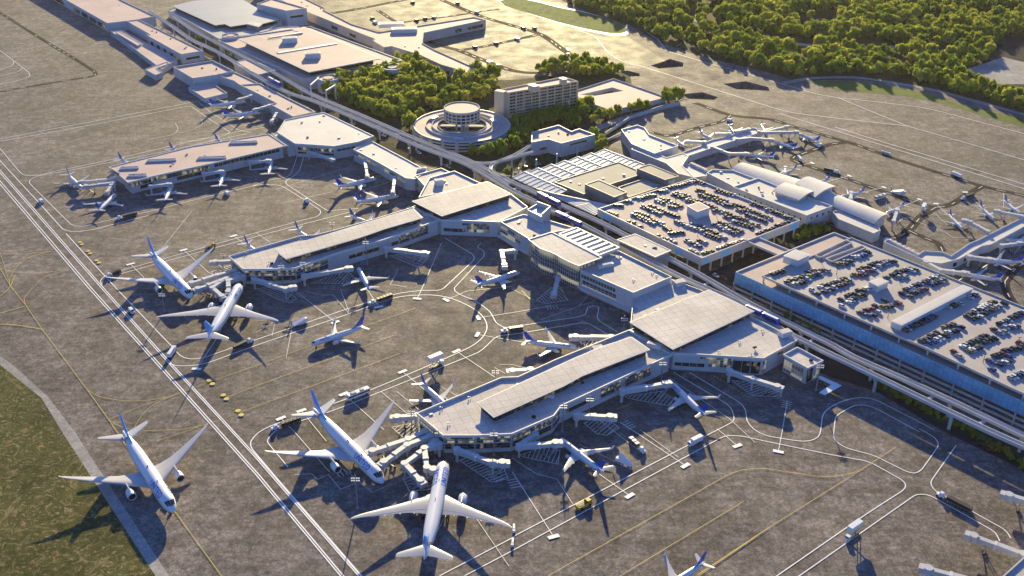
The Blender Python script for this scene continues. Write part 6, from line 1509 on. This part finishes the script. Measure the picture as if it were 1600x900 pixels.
G += [(p, 8.5, 1) for p in scatter([(797,195),(850,185),(905,168),(930,178),(905,202),(875,193),(835,200),(828,225),(800,240),(780,248),(700,240),(690,236),(740,236),(790,222),(801,205)], 5.6, 2600, H0, 5)]
G += [(p, 7, 1) for p in scatter([(500,130),(545,138),(620,110),(640,112),(560,150),(520,146)], 5.2, 900, H0, 6)]
G += [(p, 3.2, 1) for p in scatter([(1366,604),(1385,602),(1470,648),(1620,735),(1600,738),(1517,682),(1440,645)], 2.6, 2500, (), 7)]
G += [(p, 4.0, 1) for p in scatter([(1163,458),(1180,462),(1225,487),(1290,516),(1280,522),(1215,492)], 3.2, 900, [corridor(FAR, 3)], 8)]
G += [(p, 4.5, 1) for p in scatter([(795,272),(805,278),(840,296),(836,300),(800,284),(786,272)], 3.4, 400, [corridor(FAR, 3)], 9)]
G += [(p, 4.5, 0) for p in scatter([(400,112),(440,130),(480,152),(472,154),(430,134),(396,116)], 4.0, 400, [corridor(FAR, 3), corridor(NEAR, 3)], 10)]
G += [(p, 4.5, 1) for p in scatter([(300,56),(340,70),(372,88),(366,92),(330,74),(298,60)], 4.0, 400, [corridor(FAR, 4), corridor(NEAR, 4)], 10)]
G += [(p, 4.0, 1) for p in scatter([(1262,352),(1300,360),(1286,366),(1252,380),(1240,374)], 3.4, 300, (), 13)]
G += [(p, 5, 1) for p in scatter([(600,62),(640,80),(646,92),(628,92)], 4, 300, H0, 14)]
FORPX = [(850,-30),(885,0),(930,22),(990,38),(1040,66),(1085,82),(1125,92),(1200,110),(1243,121),(1300,121),(1345,119),(1400,126),(1460,137),(1520,152),(1600,176),(1700,200),(1900,228),(1900,-60),(1660,-75),(1300,-60),(1000,-50)]
HF = [corridor([(1068,26),(1100,35),(1135,45),(1200,61),(1240,68),(1290,73),(1345,74),(1398,74),(1430,78)], 14), P2([(1476,121),(1568,87),(1700,104),(1700,150),(1590,150),(1560,141),(1541,132)]), P2([(1545,92),(1568,60),(1700,40),(1700,104)]), P2([(1262,24),(1300,16),(1318,26),(1300,42),(1270,44)]), P2([(1210,32),(1260,26),(1268,36),(1215,44)]), P2([(1085,50),(1120,58),(1112,72),(1092,66)]), P2([(1235,88),(1256,86),(1262,104),(1244,108)]), P2([(1420,62),(1452,64),(1450,76),(1424,74)]), corridor([(1225,130),(1262,123),(1310,121),(1345,122),(1400,130),(1460,141),(1520,157),(1600,179),(1700,205)], 5)]
from mathutils import noise as mnoise
FO = [(p, 11, 0) for p in scatter(FORPX, 6.6, 42000, HF, 11) if mnoise.noise(Vector((p[0]*.022, p[1]*.022, 3.1)))+.45*mnoise.noise(Vector((p[0]*.07, p[1]*.07, 8))) > -.27]
ALL = G+FO; ALL.sort(key=lambda t: t[0][0]**2*.3+t[0][1]**2 if t[1] > 5 else t[0][0]**2*.3+t[0][1]**2+2e5)
print('trees', len(G), len(FO))
near = ALL[:300]; far = ALL[300:]; rr = random.Random(3); used = set(); first = {}
for (x, y), h, dk in near:
    k = rr.choice((1, 4)) if dk else rr.randrange(5); hh = h*rr.uniform(.75, 1.2); w = hh*rr.uniform(.52, .66)/.62*.66
    small = h < 5
    base = PROTO[k][0]
    if k not in used: o = base; used.add(k)
    else: o = copy_tree(base)
    o.location = (x, y, 0); o.rotation_euler = (0,0,rr.uniform(0, 6.28)); o.scale = (w, w, hh)
    if dk:
        for c in o.children:
            if c.name.startswith('crown'): pass
    if small: lb, gp = 'low round shrub in the planted bed beside the guideway', 'shrubs beside the guideway'
    elif dk: lb, gp = 'dark shaded tree around the round garage and hotel', 'shaded trees round the garage and hotel'
    elif x < rc.x+10: lb, gp = 'sunlit bushy tree in the grove left of the round garage', 'trees of the grove left of the round garage'
    else: lb, gp = 'sunlit bushy tree in the groves right of the hotel', 'trees of the groves right of the hotel'
    o['label'] = lb; o['group'] = gp; o['category'] = 'shrub' if small else 'tree'
    if small: o.name = 'shrub'
V = []; F = []; off = 0
for (x, y), h, dk in far:
    k = rr.randrange(5); _, vs, fs = PROTO[k]; hh = h*rr.uniform(.6, 1.3); w = hh*rr.uniform(.52, .66)/.62*.66; a = rr.uniform(0, 6.28); c, s = math.cos(a), math.sin(a)
    q = np.empty_like(vs); q[:,0] = x+w*(c*vs[:,0]-s*vs[:,1]); q[:,1] = y+w*(s*vs[:,0]+c*vs[:,1]); q[:,2] = hh*vs[:,2]; V.append(q); F.append((off, fs)); off += len(vs)
allv = np.concatenate(V); loops = []; starts = []; tot = 0
sizes = {k: (np.array([i for f in PROTO[k][2] for i in f]), np.array([len(f) for f in PROTO[k][2]])) for k in range(5)}
LI = []; SZ = []; MI = []
for (o_, fs) in F:
    k = next(i for i in range(5) if PROTO[i][2] is fs); LI.append(sizes[k][0]+o_); SZ.append(sizes[k][1]); MI.append(np.full(len(PROTO[k][2]), (0,1,2,0,1)[k], np.int32))
LI = np.concatenate(LI).astype(np.int32); SZ = np.concatenate(SZ).astype(np.int32); MI = np.concatenate(MI)
me = bpy.data.meshes.new('woodland'); me.vertices.add(len(allv)); me.vertices.foreach_set('co', allv.astype(np.float32).ravel()); me.loops.add(len(LI)); me.loops.foreach_set('vertex_index', LI)
me.polygons.add(len(SZ)); me.polygons.foreach_set('loop_start', np.concatenate([[0], np.cumsum(SZ)[:-1]]).astype(np.int32)); me.polygons.foreach_set('loop_total', SZ); me.update(calc_edges=True); me.validate()
[me.materials.append(q) for q in (LEAF, LEAF2, LEAF3)]; me.polygons.foreach_set('material_index', MI); o = bpy.data.objects.new('woodland', me); COL.objects.link(o); tag(o, 'dense sunlit wood of rounded trees filling the upper right corner', 'woodland', kind='stuff')
# ================================================================ camera, sun, sky
cam = bpy.data.cameras.new('camera'); co = bpy.data.objects.new('camera', cam); COL.objects.link(co); SC.camera = co
cam.sensor_width = 36; cam.lens = 36*F_PX/1600; cam.clip_start = 1; cam.clip_end = 9000
Rr = Vector((1,0,0)); Up = Vector((0,_s,_c)); Fw = Vector((0,_c,-_s))
R2 = Rr*_cr-Up*_sr; U2 = Rr*_sr+Up*_cr
M_ = Matrix(((R2.x,U2.x,-Fw.x,0),(R2.y,U2.y,-Fw.y,0),(R2.z,U2.z,-Fw.z,CAM_H),(0,0,0,1))); co.matrix_world = M_
EL, AZ = math.radians(15.5), math.radians(89)
sv = Vector((math.cos(AZ)*math.cos(EL), math.sin(AZ)*math.cos(EL), math.sin(EL)))
sl = bpy.data.lights.new('sun', 'SUN'); sl.energy = 5.0; sl.angle = math.radians(.6); sl.color = (1.0,.82,.42)
so = bpy.data.objects.new('sun', sl); COL.objects.link(so); so.rotation_euler = sv.to_track_quat('Z', 'Y').to_euler(); so.location = (0,600,500)
w = bpy.data.worlds.new('World'); SC.world = w; w.use_nodes = True; nt = w.node_tree; bg = nt.nodes['Background']
sk = nt.nodes.new('ShaderNodeTexSky'); sk.sky_type = 'NISHITA'; sk.sun_disc = False; sk.sun_elevation = EL; sk.sun_rotation = math.radians(90)-AZ; sk.air_density = 1.2; sk.dust_density = .8; sk.ozone_density = 2.5
tn = nt.nodes.new('ShaderNodeVectorMath'); tn.operation = 'MULTIPLY'; tn.inputs[1].default_value = (.54,.90,1.80)   # cooler evening sky
nt.links.new(sk.outputs[0], tn.inputs[0]); nt.links.new(tn.outputs[0], bg.inputs[0]); bg.inputs[1].default_value = .06
vs_ = SC.view_settings; vs_.view_transform = 'Standard'; vs_.look = 'None'; vs_.exposure = 1.12; vs_.gamma = 1
SC.display_settings.display_device = 'sRGB'
SC.cycles.max_bounces = 6; SC.cycles.diffuse_bounces = 3; SC.cycles.glossy_bounces = 3; SC.cycles.transparent_max_bounces = 4

# thin evening haze over the whole field
hz = MB(); hz.box(0, 1800, -8, 8000, 5600, 292); ho = hz.build('haze', [], None); hm = bpy.data.materials.new('haze_air'); hm.use_nodes = True; hn = hm.node_tree; hn.nodes.remove(hn.nodes['Principled BSDF'])
pv = hn.nodes.new('ShaderNodeVolumePrincipled'); pv.inputs['Color'].default_value = (1.0,.92,.80,1); pv.inputs['Density'].default_value = .00002; pv.inputs['Anisotropy'].default_value = .35
hn.links.new(pv.outputs[0], hn.nodes['Material Output'].inputs['Volume']); ho.data.materials.append(hm); tag(ho, 'thin warm evening haze over the airport', 'haze', kind='stuff')
SC.cycles.volume_bounces = 0
